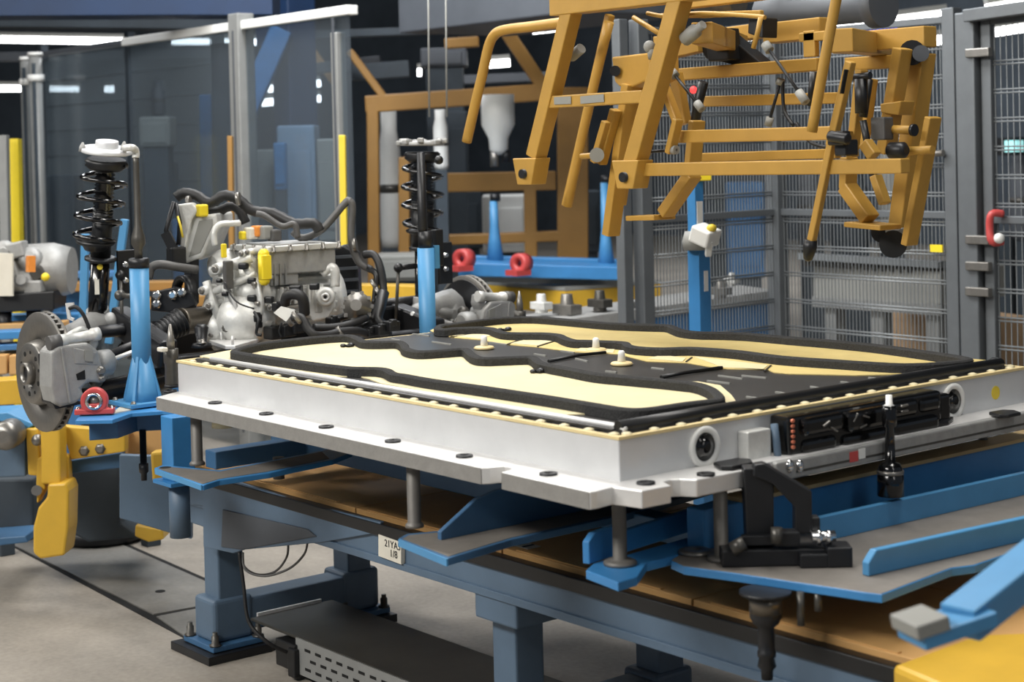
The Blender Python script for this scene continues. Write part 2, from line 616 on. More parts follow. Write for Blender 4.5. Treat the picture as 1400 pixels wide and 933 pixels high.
# dim machinery behind the glass, and pale boxes in place of a reflection
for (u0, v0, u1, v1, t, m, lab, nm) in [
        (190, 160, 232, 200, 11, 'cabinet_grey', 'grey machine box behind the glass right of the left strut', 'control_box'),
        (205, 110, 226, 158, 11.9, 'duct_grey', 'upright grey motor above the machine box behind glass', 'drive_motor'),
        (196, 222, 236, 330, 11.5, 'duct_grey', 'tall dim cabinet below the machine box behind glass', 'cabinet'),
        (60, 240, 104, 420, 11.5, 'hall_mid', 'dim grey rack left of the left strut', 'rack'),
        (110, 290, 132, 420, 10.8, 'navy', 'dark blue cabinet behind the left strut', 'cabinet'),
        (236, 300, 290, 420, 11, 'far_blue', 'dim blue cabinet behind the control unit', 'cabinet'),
        (335, 205, 378, 300, 9.6, 'cabinet_grey', 'added pale grey box imitating a reflection behind the motor hoses', 'control_box'),  # stands in for a pale pane reflection
        (374, 195, 391, 260, 9.4, 'blue_deep', 'small bright blue box on the added pale box behind the hoses', 'control_box'),
        (380, 172, 432, 330, 9.5, 'pale_blue', 'added pale blue box imitating a reflection behind the motor hoses', 'cabinet'),  # added box, its pale blue imitates the reflection haze
        (434, 190, 462, 330, 9.5, 'cabinet_grey', 'added pale grey box imitating a reflection right of the added blue box', 'cabinet'),  # added box, right end of the imitated reflection
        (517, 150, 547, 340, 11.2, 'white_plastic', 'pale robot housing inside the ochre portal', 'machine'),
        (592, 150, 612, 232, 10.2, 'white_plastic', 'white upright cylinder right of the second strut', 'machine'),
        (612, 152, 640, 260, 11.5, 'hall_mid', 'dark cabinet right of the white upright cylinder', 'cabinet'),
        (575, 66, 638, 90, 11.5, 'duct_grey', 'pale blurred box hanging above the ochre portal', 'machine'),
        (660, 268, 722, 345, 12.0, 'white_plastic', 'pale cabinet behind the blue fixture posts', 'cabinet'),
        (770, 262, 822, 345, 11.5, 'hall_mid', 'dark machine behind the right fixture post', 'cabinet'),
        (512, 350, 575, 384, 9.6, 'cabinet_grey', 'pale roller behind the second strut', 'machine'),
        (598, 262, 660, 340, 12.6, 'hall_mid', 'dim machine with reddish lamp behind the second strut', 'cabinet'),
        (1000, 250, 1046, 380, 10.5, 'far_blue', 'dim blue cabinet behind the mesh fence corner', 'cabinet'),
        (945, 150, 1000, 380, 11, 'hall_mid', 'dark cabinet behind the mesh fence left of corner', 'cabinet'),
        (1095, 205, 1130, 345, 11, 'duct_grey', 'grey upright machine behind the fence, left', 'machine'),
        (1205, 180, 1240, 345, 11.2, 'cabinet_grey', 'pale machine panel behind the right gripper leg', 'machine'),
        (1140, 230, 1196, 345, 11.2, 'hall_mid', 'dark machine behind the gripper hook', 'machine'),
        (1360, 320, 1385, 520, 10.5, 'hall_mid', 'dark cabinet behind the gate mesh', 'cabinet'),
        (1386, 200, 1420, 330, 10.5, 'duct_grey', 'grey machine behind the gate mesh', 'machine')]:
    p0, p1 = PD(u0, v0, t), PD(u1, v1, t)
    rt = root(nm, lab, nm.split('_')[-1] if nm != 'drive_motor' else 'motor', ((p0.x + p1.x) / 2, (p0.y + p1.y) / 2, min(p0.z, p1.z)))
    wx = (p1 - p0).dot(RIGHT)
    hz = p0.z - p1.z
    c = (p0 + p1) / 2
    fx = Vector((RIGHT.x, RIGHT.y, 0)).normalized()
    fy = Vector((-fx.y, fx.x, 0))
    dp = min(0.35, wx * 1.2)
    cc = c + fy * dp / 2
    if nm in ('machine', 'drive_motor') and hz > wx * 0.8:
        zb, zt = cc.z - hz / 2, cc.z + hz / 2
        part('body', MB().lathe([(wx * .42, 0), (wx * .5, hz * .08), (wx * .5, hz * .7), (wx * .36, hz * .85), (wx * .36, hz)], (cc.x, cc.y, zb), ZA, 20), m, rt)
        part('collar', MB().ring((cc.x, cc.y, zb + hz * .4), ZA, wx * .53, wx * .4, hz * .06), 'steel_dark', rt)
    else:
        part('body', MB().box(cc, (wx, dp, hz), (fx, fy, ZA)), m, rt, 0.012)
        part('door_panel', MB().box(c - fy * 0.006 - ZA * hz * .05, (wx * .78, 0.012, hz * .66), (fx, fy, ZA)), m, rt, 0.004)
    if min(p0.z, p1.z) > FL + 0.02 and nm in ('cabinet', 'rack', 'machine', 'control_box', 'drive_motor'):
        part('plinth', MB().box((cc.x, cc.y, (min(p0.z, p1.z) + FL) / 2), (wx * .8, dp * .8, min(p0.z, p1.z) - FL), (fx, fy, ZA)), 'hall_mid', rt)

# ochre portal at the far station
t = 9.8


def pbar(rt, nm, a, b, wpx, tt=10.6, m='portal_yellow', dz=0.1):
    p0, p1 = PD(*a, tt), PD(*b, tt)
    wd = wpx / FPX * tt
    vert = abs(a[1] - b[1]) > abs(a[0] - b[0])
    return part(nm, MB().bar(p0, p1, wd if vert else dz, dz if vert else wd, up=FWD if vert else ZA), m, rt, 0.008)


po = root('portal_frame', 'large ochre steel portal frame at the far station', 'frame', (PD(620, 135, 10.6).x, PD(620, 135, 10.6).y, FL))
pbar(po, 'crossbeam', (500, 143), (748, 126), 23)
pbar(po, 'post', (510, 140), (512, 400), 16)
pbar(po, 'post', (553, 215), (553, 400), 15)
pbar(po, 'post', (724, 240), (727, 400), 17)
pbar(po, 'post', (783, 120), (783, 400), 42)
pbar(po, 'crossbeam', (600, 250), (760, 247), 26)
pbar(po, 'crossbeam', (610, 328), (790, 322), 14)
pbar(po, 'brace', (478, 70), (530, 140), 10)
pbar(po, 'brace', (690, 40), (742, 118), 18)
pbar(po, 'crossbeam', (608, 60), (655, 57), 14)
# hanging white screwdriver spindle of the far station
sp = PD(682, 160, 10)
spin = root('spindle_unit', 'white hanging spindle under the ochre portal beam', 'tool', (sp.x, sp.y, PD(682, 225, 10).z))
part('housing', MB().lathe([(0.02, 0), (0.055, 0.03), (0.06, 0.1), (0.10, 0.18), (0.10, 0.36)], PD(682, 212, 10), ZA, 16), 'white_plastic', spin)
part('spindle_tip', MB().cyl(PD(676, 228, 10), PD(676, 205, 10), 0.025), 'steel', spin)
part('spindle_tip', MB().cyl(PD(692, 222, 10), PD(692, 205, 10), 0.025), 'black_metal', spin)

# far station: yellow table with the blue fixture on it
ft = root('station_table', 'yellow edged table with a pale top at the far station', 'table', PD(772, 420, 9.0))
zt = PD(772, 403, 9.0).z
cor = PZ(772, 398, zt)
A, B2 = PZ(650, 388, zt), PZ(905, 388, zt)
top = [cor, B2, B2 + (A - cor), A]
part('table_top', MB().prism([q + ZA * 0.0 for q in top], ZA * 0.02), 'cabinet_grey', ft)
part('apron', MB().prism([q - ZA * 0.13 for q in top], ZA * 0.128), 'hook_yellow', ft, 0.006)
for q in (cor, A, B2, B2 + (A - cor)):
    qc = q + (A + B2 - 2 * cor) * 0.0
    cen = (A + B2) / 2
    qq = q + (cen - q) * 0.08
    part('leg', MB().bb(qq.x - .05, qq.x + .05, qq.y - .05, qq.y + .05, FL, zt - 0.13), 'far_blue', ft)
fx_ = root('fixture_frame', 'bright blue fixture frame with red clamps on the far yellow table', 'fixture', PD(735, 385, 9.4))
p0, p1 = PD(628, 366, 9.4), PD(858, 372, 9.4)
part('rail', MB().bar(p0, p1, 0.3, 0.075), 'blue_deep', fx_, 0.006)
part('rail', MB().bar(p0 + Vector((-.35, .28, .012)), p1 + Vector((-.35, .28, .012)), 0.08, 0.06), 'blue_deep', fx_, 0.006)
part('foot_block', MB().bar(p0 - ZA * 0.055, p1 - ZA * 0.055, 0.06, 0.04), 'cabinet_grey', fx_)
for u, v in ((631, 357), (708, 363)):
    q = PD(u, v, 9.3)
    part('bearing_block', MB().ring(q - FWD * 0.2 + ZA * .02, FWD + RIGHT * .7, 0.055, 0.022, 0.07, 16).box(q - FWD * .19 - ZA * 0.03, (0.1, 0.1, 0.03)), 'red_paint', fx_)
for u, va, vb in ((677, 275, 357), (829, 250, 362)):
    p = PD(u, vb, 9.55)
    part('support_post', MB().lathe([(0.05, 0), (0.032, 0.14), (0.026, 0.2), (0.023, (vb - va) / FPX * 9.55)], p, ZA, 12), 'blue_paint', fx_)
    part('post_cap', MB().cyl(PD(u, va, 9.55), PD(u, va - 10, 9.55), 0.03), 'black_metal', fx_)
# cluttered machine bed below the far station
bedp = PD(820, 445, 7.6)
bed = root('machine_bed', 'silver machine bed with small clamps below the yellow table', 'machine', bedp)
p0, p1 = PD(668, 452, 7.4), PD(1035, 400, 7.9)
part('bed_plate', MB().bar(p0, p1, 0.34, 0.05), 'alu_grey', bed, 0.004)
part('bed_beam', MB().bar(p0 - ZA * 0.16, p1 - ZA * 0.16, 0.3, 0.27), 'far_blue', bed, 0.006)
for q in (p0.lerp(p1, .1), p0.lerp(p1, .9)):
    part('leg', MB().bb(q.x - .06, q.x + .06, q.y - .06, q.y + .06, FL, q.z - 0.29), 'far_blue', bed)
for i, (u, v, s) in enumerate([(775, 415, 26), (740, 412, 20), (820, 408, 22), (985, 392, 20), (1000, 380, 14), (880, 412, 18)]):
    q = PD(u, v, 7.5)
    r_ = s / FPX * 7.5 / 2
    m = ('steel', 'alu_cast', 'steel_dark')[i % 3]
    part('clamp', MB().cyl(q - ZA * r_ * 1.6, q + ZA * r_, r_ * .9, r_ * .6, 12).box(q - ZA * r_ * .6, (r_ * 3, r_ * 1.6, r_)), m, bed, 0.003)

# ================================================================ guard glass behind the motor (plane y = 2.2)
GY = 2.2
zt = PY(325, 30, GY).z
gg = root('glass_guard', 'smoked glass guard with grey posts and a pale top rail behind the motor', 'guard', (-6.0, GY, FL))
XR, XL = PY(482, 8, GY).x, PY(46, 80, GY).x
for (u, wd) in ((334, 0.10), (466, 0.055)):
    x = PY(u, 200, GY).x
    part('post', MB().bb(x - wd / 2, x + wd / 2, GY - wd / 2, GY + wd / 2, FL, zt + (0.04 if u == 334 else -0.12)), 'post_grey', gg, 0.006)
    part('post_slot', MB().bb(x - 0.008, x + 0.008, GY - wd / 2 - 0.002, GY - wd / 2 + 0.004, FL + 0.1, zt - 0.05), 'duct_grey', gg)
xm = PY(172, 62, GY).x
part('top_rail', MB().bb(xm, XR, GY - 0.03, GY + 0.03, zt - 0.045, zt), 'white_plastic', gg, 0.004)
part('top_rail', MB().bb(XL, xm, GY - 0.015, GY + 0.015, zt - 0.03, zt - 0.005), 'duct_grey', gg)
xs = [XL, xm, PY(334, 200, GY).x, XR]
for a, b in zip(xs[:-1], xs[1:]):
    part('glass_pane', MB().bb(a + 0.03, b - 0.03, GY - 0.004, GY + 0.004, FL + 0.15, zt - 0.045), 'guard_glass', gg)
for (u, v0, rr, tt, lab) in ((34, 82, 0.030, 10.6, 'slim white post at left, in front of the ochre strip'), (48, 76, 0.040, 10.4, 'round capped white post at left, right of its slim twin')):
    p = PD(u, v0, tt)
    rt = root('fence_post', lab, 'post', (p.x, p.y, FL), None)
    part('shaft', MB().cyl((p.x, p.y, FL), (p.x, p.y, p.z), rr, n=16), 'post_grey', rt)
    part('slot', MB().bar((p.x - FWD.x * rr, p.y - FWD.y * rr, FL), (p.x - FWD.x * rr, p.y - FWD.y * rr, p.z - .05), .02, .012), 'hall_mid', rt)
    part('cap', MB().cyl((p.x, p.y, p.z), (p.x, p.y, p.z + 0.02), rr * 1.25, rr * 1.1, n=16), 'white_plastic', rt)
    part('clip', MB().ring((p.x, p.y, p.z - 0.16), ZA, rr * 1.3, rr, 0.04), 'white_plastic', rt)

rf = root('rear_fence', 'dim wire mesh fence behind the smoked glass at the left', 'fence', (-8, 3.4, FL))
mbw = MB()
ra, rb_ = PY(60, 100, 3.4), PY(322, 100, 3.4)
nW = 90
for k in range(nW + 1):
    x = ra.x + (rb_.x - ra.x) * k / nW
    mbw.bb(x - .004, x + .004, 3.396, 3.404, FL + .1, 1.45)
part('mesh_wire', mbw, 'wire_grey', rf)['kind'] = 'stuff'
for k in range(10):
    part('mesh_rod', MB().bb(ra.x, rb_.x, 3.395, 3.405, 1.4 - .2 * k, 1.408 - .2 * k), 'wire_grey', rf)
for k in range(3):
    x = ra.x + (rb_.x - ra.x) * k / 2
    part('post', MB().bb(x - .03, x + .03, 3.37, 3.43, FL, 1.5), 'hall_mid', rf)
# ================================================================ mesh safety fence
FY = 3.5
FX = -2.72
ztop = PY(1290, 22, FY).z
YC = 2.66


def mesh_panel(rt, p0, p1, z0, z1, step, rows, rail_z):
    """welded mesh panel between two ground points"""
    p0, p1 = Vector(p0), Vector(p1)
    L = (p1 - p0).length
    d = (p1 - p0) / L
    mb = MB()
    n = int(L / step)
    for i in range(1, n):
        q = p0 + d * (L * i / n)
        mb.bar(q + ZA * z0, q + ZA * z1, 0.0034, 0.0034, up=d)
    part('mesh_wire', mb, 'wire_grey', rt)['kind'] = 'stuff'
    for z in rows:
        part('mesh_rod', MB().cyl(p0 + ZA * z, p1 + ZA * z, 0.004, n=6).cyl(p0 + ZA * (z - 0.014), p1 + ZA * (z - 0.014), 0.004, n=6), 'wire_grey', rt)
    for z in rail_z:
        part('frame_rail', MB().bar(p0 + ZA * z, p1 + ZA * z, 0.03, 0.03), 'fence_grey', rt, 0.003)


sf = root('safety_fence', 'grey wire mesh safety fence with square posts behind the gripper', 'fence', (-1.6, FY, FL))
xg = PY(1305, 250, FY).x
xgate = PY(1340, 250, FY).x
rows = [ztop - 0.12 - 0.121 * i for i in range(14)]
mesh_panel(sf, (FX, FY, 0), (xg, FY, 0), FL + 0.15, ztop - 0.02, 0.019, rows, [ztop - 0.015, PY(1180, 292, FY).z, FL + 0.15])
mesh_panel(sf, (FX, YC, 0), (FX, FY, 0), FL + 0.15, ztop - 0.02, 0.019, rows, [ztop - 0.015, PY(1180, 292, FY).z, FL + 0.15])
for x, y, wd in ((FX, FY, 0.07), (xg, FY, 0.06), (FX, YC, 0.06), (FX - 0.02, YC - 0.09, 0.05)):
    part('post', MB().bb(x - wd / 2, x + wd / 2, y - wd / 2, y + wd / 2, FL, ztop + 0.03), 'fence_grey', sf, 0.004)
    part('foot_plate', MB().bb(x - wd, x + wd, y - wd, y + wd, FL, FL + 0.012), 'fence_grey', sf)
q = PY(1283, 211, FY)
part('latch', MB().cyl(PY(1258, 211, FY) - YA * 0.05, PY(1300, 209, FY) - YA * 0.05, 0.014, n=10), 'steel', sf)
part('warning_plate', MB().box(PY(1289, 339, FY) - YA * 0.04, (0.06, 0.01, 0.03)), 'bright_yellow', sf)
# gate at the right edge
ga = root('fence_gate', 'mesh fence gate at the right edge with a grey hinge post and red handle', 'gate', (xgate + .4, FY - .02, FL))
part('hinge_post', MB().bb(xgate - 0.045, xgate + 0.045, FY - 0.09, FY, FL, ztop + 0.0), 'fence_grey', ga, 0.006)
for v in (72, 328, 364, 399):
    q = PY(1338, v, FY - 0.09)
    part('hinge', MB().box(q, (0.11, 0.03, 0.035)), 'steel', ga, 0.004)
xe = PY(1500, 300, FY).x
part('stile', MB().bb(xgate + 0.055, xgate + 0.10, FY - 0.06, FY - 0.02, FL + 0.1, ztop - 0.02), 'fence_grey', ga, 0.004)
mesh_panel(ga, (xgate + 0.08, FY - 0.04, 0), (xe, FY - 0.04, 0), FL + 0.12, ztop - 0.06, 0.026, [ztop - 0.2 - 0.113 * i for i in range(15)], [ztop - 0.04, PY(1380, 300, FY).z, FL + 0.12])
part('beam', MB().bar(PY(1322, 22, FY - .1), PY(1480, 0, FY - .1), 0.06, 0.05), 'fence_grey', ga, 0.004)
q = PY(1356, 312, FY - 0.1)
hd = part('handle', MB().tube(smooth_path([q + Vector((0.025, .04, .055)), q + Vector((0.0, 0, .055)), q + Vector((-0.01, 0, 0)), q + Vector((0.0, 0, -.055)), q + Vector((.02, .04, -.055))], 4), 0.015, 8), 'red_paint', ga)
part('lock_knob', MB().ball(PY(1366, 326, FY - .1), 0.021), 'white_plastic', ga)
# things beyond the mesh
rc = root('roller_conveyor', 'grey roller conveyor with a pale side panel behind the mesh fence', 'conveyor', PD(1200, 480, 8.2))
a0, a1 = PD(1095, 350, 8.2), PD(1288, 362, 7.6)
c0, c1 = PD(1115, 412, 8.2), PD(1290, 424, 7.6)
part('side_panel', MB().prism([PD(1112, 362, 8.2), PD(1285, 372, 7.6), PD(1285, 416, 7.6), PD(1112, 408, 8.2)], Vector((0, 0.5, 0))), 'cabinet_grey', rc)
part('top_rail', MB().bar(a0, a1, 0.06, 0.03), 'wire_grey', rc)
part('bottom_rail', MB().bar(c0, c1, 0.05, 0.05), 'post_grey', rc)
for i in range(16):
    q = a0.lerp(a1, (i + .5) / 16) - ZA * 0.035
    part('roller', MB().cyl(q, q + YA * 0.4, 0.016, n=8), 'steel_dark', rc)
for f in (.12, .5, .92):
    q = c0.lerp(c1, f)
    part('leg', MB().bb(q.x - .035, q.x + .035, q.y, q.y + .07, FL, q.z), 'post_grey', rc)
q = PD(1240, 462, 8.6)
ct = root('carton', 'long brown cardboard carton on the floor behind the mesh fence', 'box', (q.x, q.y + .2, PD(1240, 500, 8.6).z))
part('carton_body', MB().prism([PD(1192, 426, 8.8), PD(1310, 444, 8.2), PD(1310, 700, 8.2), PD(1192, 700, 8.8)], Vector((.1, 0.4, 0))), 'carton', ct)
part('lid', MB().prism([PD(1190, 422, 8.8), PD(1311, 440, 8.2), PD(1311, 449, 8.2), PD(1190, 431, 8.8)], Vector((.1, 0.42, 0))), 'carton', ct)
sc_ = PD(1385, 200, 10.3)
rt = root('monitor', 'small pale lit display seen through the gate mesh', 'display', sc_)
part('screen', MB().box(sc_ - FWD * .02, (0.08, 0.08, 0.07)), 'glow_teal', rt)
part('casing', MB().box(sc_ + FWD * .05, (0.12, 0.12, 0.11)), 'black_plastic', rt)
sc_ = PD(1215, 45, 10.6)
rt = root('light_bar', 'dim violet blue light bar behind the top of the gripper', 'lamp', sc_)
part('tube', MB().bar(PD(1180, 47, 10.6), PD(1226, 38, 10.6), 0.03, 0.03), 'screen_blue', rt)
part('hanger', MB().bar(PD(1200, 36, 10.65), Vector((PD(1200, 36, 10.65).x, PD(1200, 36, 10.65).y, 5.4)), 0.02, 0.02), 'black_plastic', rt)
part('casing', MB().bar(PD(1176, 41, 10.65), PD(1230, 32, 10.65), 0.05, 0.03), 'black_plastic', rt)
# ================================================================ battery pack
LX, LY = 1.82, 1.365
bp = root('battery_pack', 'large silver battery pack with cream insulation and black foam seals on the pallet', 'battery', (-LX / 2, LY / 2, -0.121))
part('housing', MB().bb(-LX, 0, 0, LY, -0.118, -0.004), 'alu_sheet', bp, 0.003)
E_ = [(-1.77, -0.092), (-0.311, -0.100), (-0.302, -0.086), (-0.292, -0.055), (-0.262, -0.055), (-0.252, -0.075), (-0.246, -0.100), (0.030, -0.105),
      (0.033, -0.09), (0.027, -0.043), (0.062, -0.036), (0.094, -0.030), (0.097, 0.045), (0.060, 0.060), (0.056, 0.085), (0.066, 0.100), (0.094, 0.118), (0.095, 0.300),
      (0.075, 0.310), (0.072, 0.34), (0.072, 1.31), (0.0, 1.40), (-1.80, 1.40), (-1.86, 1.3), (-1.86, 0.04), (-1.835, 0.02)]
part('mounting_flange', MB().prism([Vector((x, y, -0.121)) for x, y in E_], ZA * 0.035), 'alu_milled', bp, 0.0025)
part('side_rail', MB().bb(0.0, 0.084, 0.36, 1.335, -0.128, -0.088), 'alu_grey', bp, 0.004)
part('rail_slot', MB().bb(0.070, 0.0846, 0.42, 1.30, -0.117, -0.112), 'steel_dark', bp)
for x0, x1, y in ((-1.768, -.312, -.0965), (-.244, .028, -.1028)):
    part('flange_edge', MB().prism([Vector((x0, -.0935 if x0 < -1 else -.1006, -.1205)), Vector((x1, -.1005 if x0 < -1 else -.1051, -.1205)), Vector((x1, -.1005 if x0 < -1 else -.1051, -.0875)), Vector((x0, -.0935 if x0 < -1 else -.1006, -.0875))], YA * -.0014), 'sawn_alu', bp)
# washers in the flange holes
for u, v in ((233, 536), (294, 552), (364, 567), (446, 585), (537, 604.5), (635, 625), (750, 649.5), (883, 662), (965, 650)):
    c = PZ(u, v, -0.086)
    wsh = part('washer', MB().ring(c - ZA * 0.002, ZA, 0.0185, 0.0095, 0.0065, 20), 'black_metal', bp)
    part('washer_hole', MB().cyl(c - ZA * 0.001, c + ZA * 0.0012, 0.0098, n=14), 'steel', wsh)
for u, v, l in ((1003, 637, 0.05), (1260, 583, 0.12), (1374, 568, 0.04)):
    c = PZ(u, v, -0.084)
    c.x = max(c.x, 0.03)
    part('rubber_pad', MB().prism([c + Vector((-.028, -l * .6, 0)), c + Vector((.012, -l, 0)), c + Vector((.03, -l * .7, 0)), c + Vector((.03, l * .5, 0)), c + Vector((.0, l, 0)), c + Vector((-.026, l * .7, 0))], ZA * 0.008), 'black_plastic', bp, 0.002)
# yellowish sealing lip and the row of clip heads around the top edge
lip = MB().bb(-LX - .002, .003, -.003, .012, -.004, .002).bb(-.012, .003, .012, LY + .003, -.004, .002).bb(-LX - .002, -.012, LY - .012, LY + .003, -.004, .002).bb(-LX - .002, -LX + .012, .012, LY - .012, -.004, .002)
part('sealing_lip', lip, 'cream_trim', bp)
clip0 = None
spots = [(-0.014, 0.0348 + i * 0.0757) for i in range(18)] + [(-LX + 0.059 + i * 0.0752, 0.016) for i in range(24)]
spots += [(-LX + 0.059 + i * 0.0752, LY - 0.016) for i in range(24)]
for x, y in spots:
    pm = Vector((x, y, 0.001))
    if clip0 is None:
        clip0 = part('clip_head', MB().lathe([(0.0125, 0), (0.010, 0.003), (0.004, 0.005)], pm, ZA, 8), 'clip_white', bp)
        c00 = pm
    else:
        dup_part(clip0, bp, pm - c00)
# lid: black plate, raised rim, edge trims
part('lid_plate', MB().bb(-LX + .035, -.030, .035, LY - .035, -.004, .0065), 'lid_black', bp, 0.004)
rim = [(-0.03, 0.045), (-0.03, LY - .06)]
part('lid_rim', MB().tube([(-0.040, 0.035, .012), (-0.040, 0.3, .013), (-0.040, LY - .3, .013), (-0.040, LY - .045, .012), (-0.07, LY - .03, .010)], 0.013, 10), 'black_plastic', bp)
part('lid_rim', MB().tube([(-0.072, 0.06, .010), (-0.072, LY - .08, .010)], 0.008, 8), 'black_plastic', bp)
part('edge_trim', MB().tube([(-LX + .10, 0.052, .009), (-.9, .052, .010), (-0.045, 0.050, .010), (-0.030, 0.044, .009), (-.03, .036, .006)], 0.0062, 8), 'alu_milled', bp, label='silver trim bar along the left edge of the lid')
part('edge_strip', MB().bb(-LX + .08, -.05, .028, .044, .004, .0075), 'lid_black', bp)

ZF = 0.0315   # top of the foam
near_foam = [(322, 478), (344, 471), (366, 467), (400, 463), (428, 460), (460, 457.5), (480, 457.5), (492, 462), (500, 465.5), (520, 466), (545, 465.5), (553, 469), (556, 474.5), (566, 478), (580, 479), (610, 477), (636, 475.5), (644, 481),
             (652, 486), (664, 488), (693, 487), (722, 486), (731, 487.5), (738, 493), (750, 497), (785, 503.5), (817, 509.5), (860, 513.5), (905, 517.5), (930, 520), (954, 523), (973, 530), (982, 538), (980, 544), (940, 549), (900, 555),
             (873, 557.5), (850, 556.5), (830, 553.5), (760, 542), (700, 533), (645, 525), (590, 517.5), (556, 511.5), (540, 509), (532, 504.5), (520, 502), (500, 501.5), (480, 501), (462, 499), (440, 496.5), (400, 491), (360, 485.5), (333, 481.5)]
far_foam = [(599, 447.5), (604, 443.5), (620, 441.5), (680, 434), (731, 432.5), (790, 437), (830, 440.5), (880, 442.5), (912, 443.5), (922, 446.5), (933, 450.5), (955, 453), (980, 453.5), (1023, 455), (1080, 460), (1130, 464), (1194, 470), (1263, 479), (1318, 487.5),
            (1318, 491), (1290, 494), (1262, 496), (1217, 496), (1130, 490.5), (1066, 486), (1012, 479), (970, 475.5), (941, 474), (905, 475), (873, 473.5), (860, 471), (854, 467), (830, 465.5), (800, 464.5), (785, 464), (773, 460.5), (764, 456.5),
            (742, 454.5), (697, 454), (682, 451), (672, 447.5), (655, 446.5), (625, 447.5), (609, 449)]


def inset(px):
    P = [PZ(u, v, ZF) + Vector((.0085, -.0085, 0)) for u, v in px]
    return P


def densify(P, k=2):
    return smooth_path(P, k, True)


nf = densify(inset(near_foam), 3)
ff = densify(inset(far_foam), 3)
part('foam_seal', MB().strip(nf, 0.024, 0.0245), 'foam', bp)
part('foam_seal', MB().strip(ff, 0.024, 0.0225), 'foam', bp)
near_sheet = [(273, 487), (320, 478), (366, 472), (428, 465), (485, 464), (500, 470), (545, 471), (556, 480), (580, 485), (636, 481), (652, 492), (664, 494), (722, 492), (738, 500), (785, 509), (860, 519), (930, 522), (955, 522),
              (985, 527), (1000, 540), (1008, 551), (980, 559.5), (930, 567), (890, 574), (866, 574.5), (830, 569), (800, 566), (760, 567.5), (700, 557), (628, 543.5), (560, 531), (520, 524), (505, 518), (490, 514.5), (465, 515), (446, 517), (366, 503), (300, 492)]
part('insulation_sheet', MB().prism([PZ(u, v, 0.009) - ZA * .003 for u, v in near_sheet], ZA * 0.0035), 'cream_foil', bp, 0.001)
far_sheet = [(588, 452), (600, 447), (640, 440), (700, 438), (790, 441), (910, 447), (935, 454), (1023, 458), (1130, 467), (1263, 482), (1330, 491), (1352, 493), (1318, 503), (1274, 508.5), (1217, 512), (1171, 513), (1080, 511), (1058, 509),
             (1048, 505), (985, 504), (940, 496), (885, 494), (845, 484), (785, 481), (735, 474.5), (694, 471), (657, 464.5), (617, 461)]
fs = part('insulation_sheet', MB().prism([PZ(u, v, 0.009) - ZA * .003 for u, v in far_sheet], ZA * 0.0035), 'yellow_foil', bp, 0.001)
for pq in ([(619, 459.5), (650, 456), (672, 459), (656, 464)], [(698, 470), (722, 464), (755, 467), (735, 473)], [(786, 480), (800, 473), (842, 475), (838, 483)], [(884, 491), (905, 486), (938, 490), (933, 495)], [(948, 488), (1050, 500), (1044, 505), (988, 503)]):
    part('pale_patch', MB().prism([PZ(u, v, 0.0098) for u, v in pq], ZA * 0.0012), 'cream_foil', fs)
for a, b in (((616, 461), (652, 456)), ((694, 471), (716, 463)), ((735, 474), (757, 467)), ((938, 495), (946, 489)), ((1045, 508), (1054, 500))):
    part('seam', MB().bar(PZ(*a, .0105), PZ(*b, .0105), 0.004, 0.003), 'rubber', bp)
# stiffening beads on the lid, their highlights put in as pale colour
DZ = lambda x, y: (830 + x * .2143, 440 + y * .2143)
EZ = lambda x, y: (1080 + x * .2286, 430 + y * .2286)
GZ = lambda x, y: (560 + x * .2143, 420 + y * .2143)
beads = [DZ(710, 345) + DZ(865, 365), DZ(860, 345) + DZ(1015, 360), DZ(640, 378) + DZ(785, 395), DZ(890, 480) + DZ(1000, 495), DZ(1075, 450) + DZ(1200, 468), DZ(1300, 415) + DZ(1400, 432), DZ(285, 295) + DZ(365, 305),
         EZ(0, 475) + EZ(34, 487), EZ(125, 435) + EZ(225, 450), EZ(305, 405) + EZ(420, 420), EZ(470, 380) + EZ(575, 390), GZ(20, 172) + GZ(125, 185), GZ(145, 222) + GZ(265, 240), GZ(795, 300) + GZ(870, 312), GZ(1060, 330) + GZ(1135, 348),
         GZ(1250, 410) + GZ(1320, 418), GZ(-115, 205) + GZ(-60, 214), GZ(965, 280) + GZ(1050, 292), GZ(510, 226) + GZ(620, 240)]
for u0, v0, u1, v1 in beads:
    part('lid_bead', MB().bar(PZ(u0, v0, .0085), PZ(u1, v1, .0085), 0.005, 0.004), 'cabinet_grey', bp)
part('lid_cable', MB().tube([PZ(904, 516, .012), PZ(935, 510, .013), PZ(987, 503, .012)], 0.005, 6), 'black_plastic', bp)
part('lid_cable', MB().tube([PZ(750, 494, .012), PZ(790, 486, .012), PZ(828, 482, .012)], 0.0045, 6), 'black_plastic', bp)
# pegs with yellow collars, little black clips
for u, v in ((850, 500), (662, 478), (815, 481)):
    c = PZ(u, v, 0.0065)
    pg = part('collar_disc', MB().lathe([(0.024, 0), (0.03, 0.004), (0.026, 0.009), (0.008, 0.011)], c, ZA, 16), 'cream_trim', bp)
    part('peg', MB().lathe([(0.011, 0), (0.009, 0.02), (0.009, 0.026), (0.005, 0.030)], c + ZA * 0.009, ZA, 10), 'white_plastic', pg)
for u, v in ((735, 510), (690, 452.5), (475, 474.5)):
    c = PZ(u, v, 0.010)
    q = (PZ(u + 10, v - 0.5, 0.010) - c)
    part('foam_clip', MB().ball(c - q * .6 + ZA * .004, (0.009, 0.009, 0.006), 8, 6).ball(c + q * .5 + ZA * .005, (0.011, 0.011, 0.007), 8, 6).box(c + ZA * .003, (0.03, 0.012, 0.005)), 'black_plastic', bp)
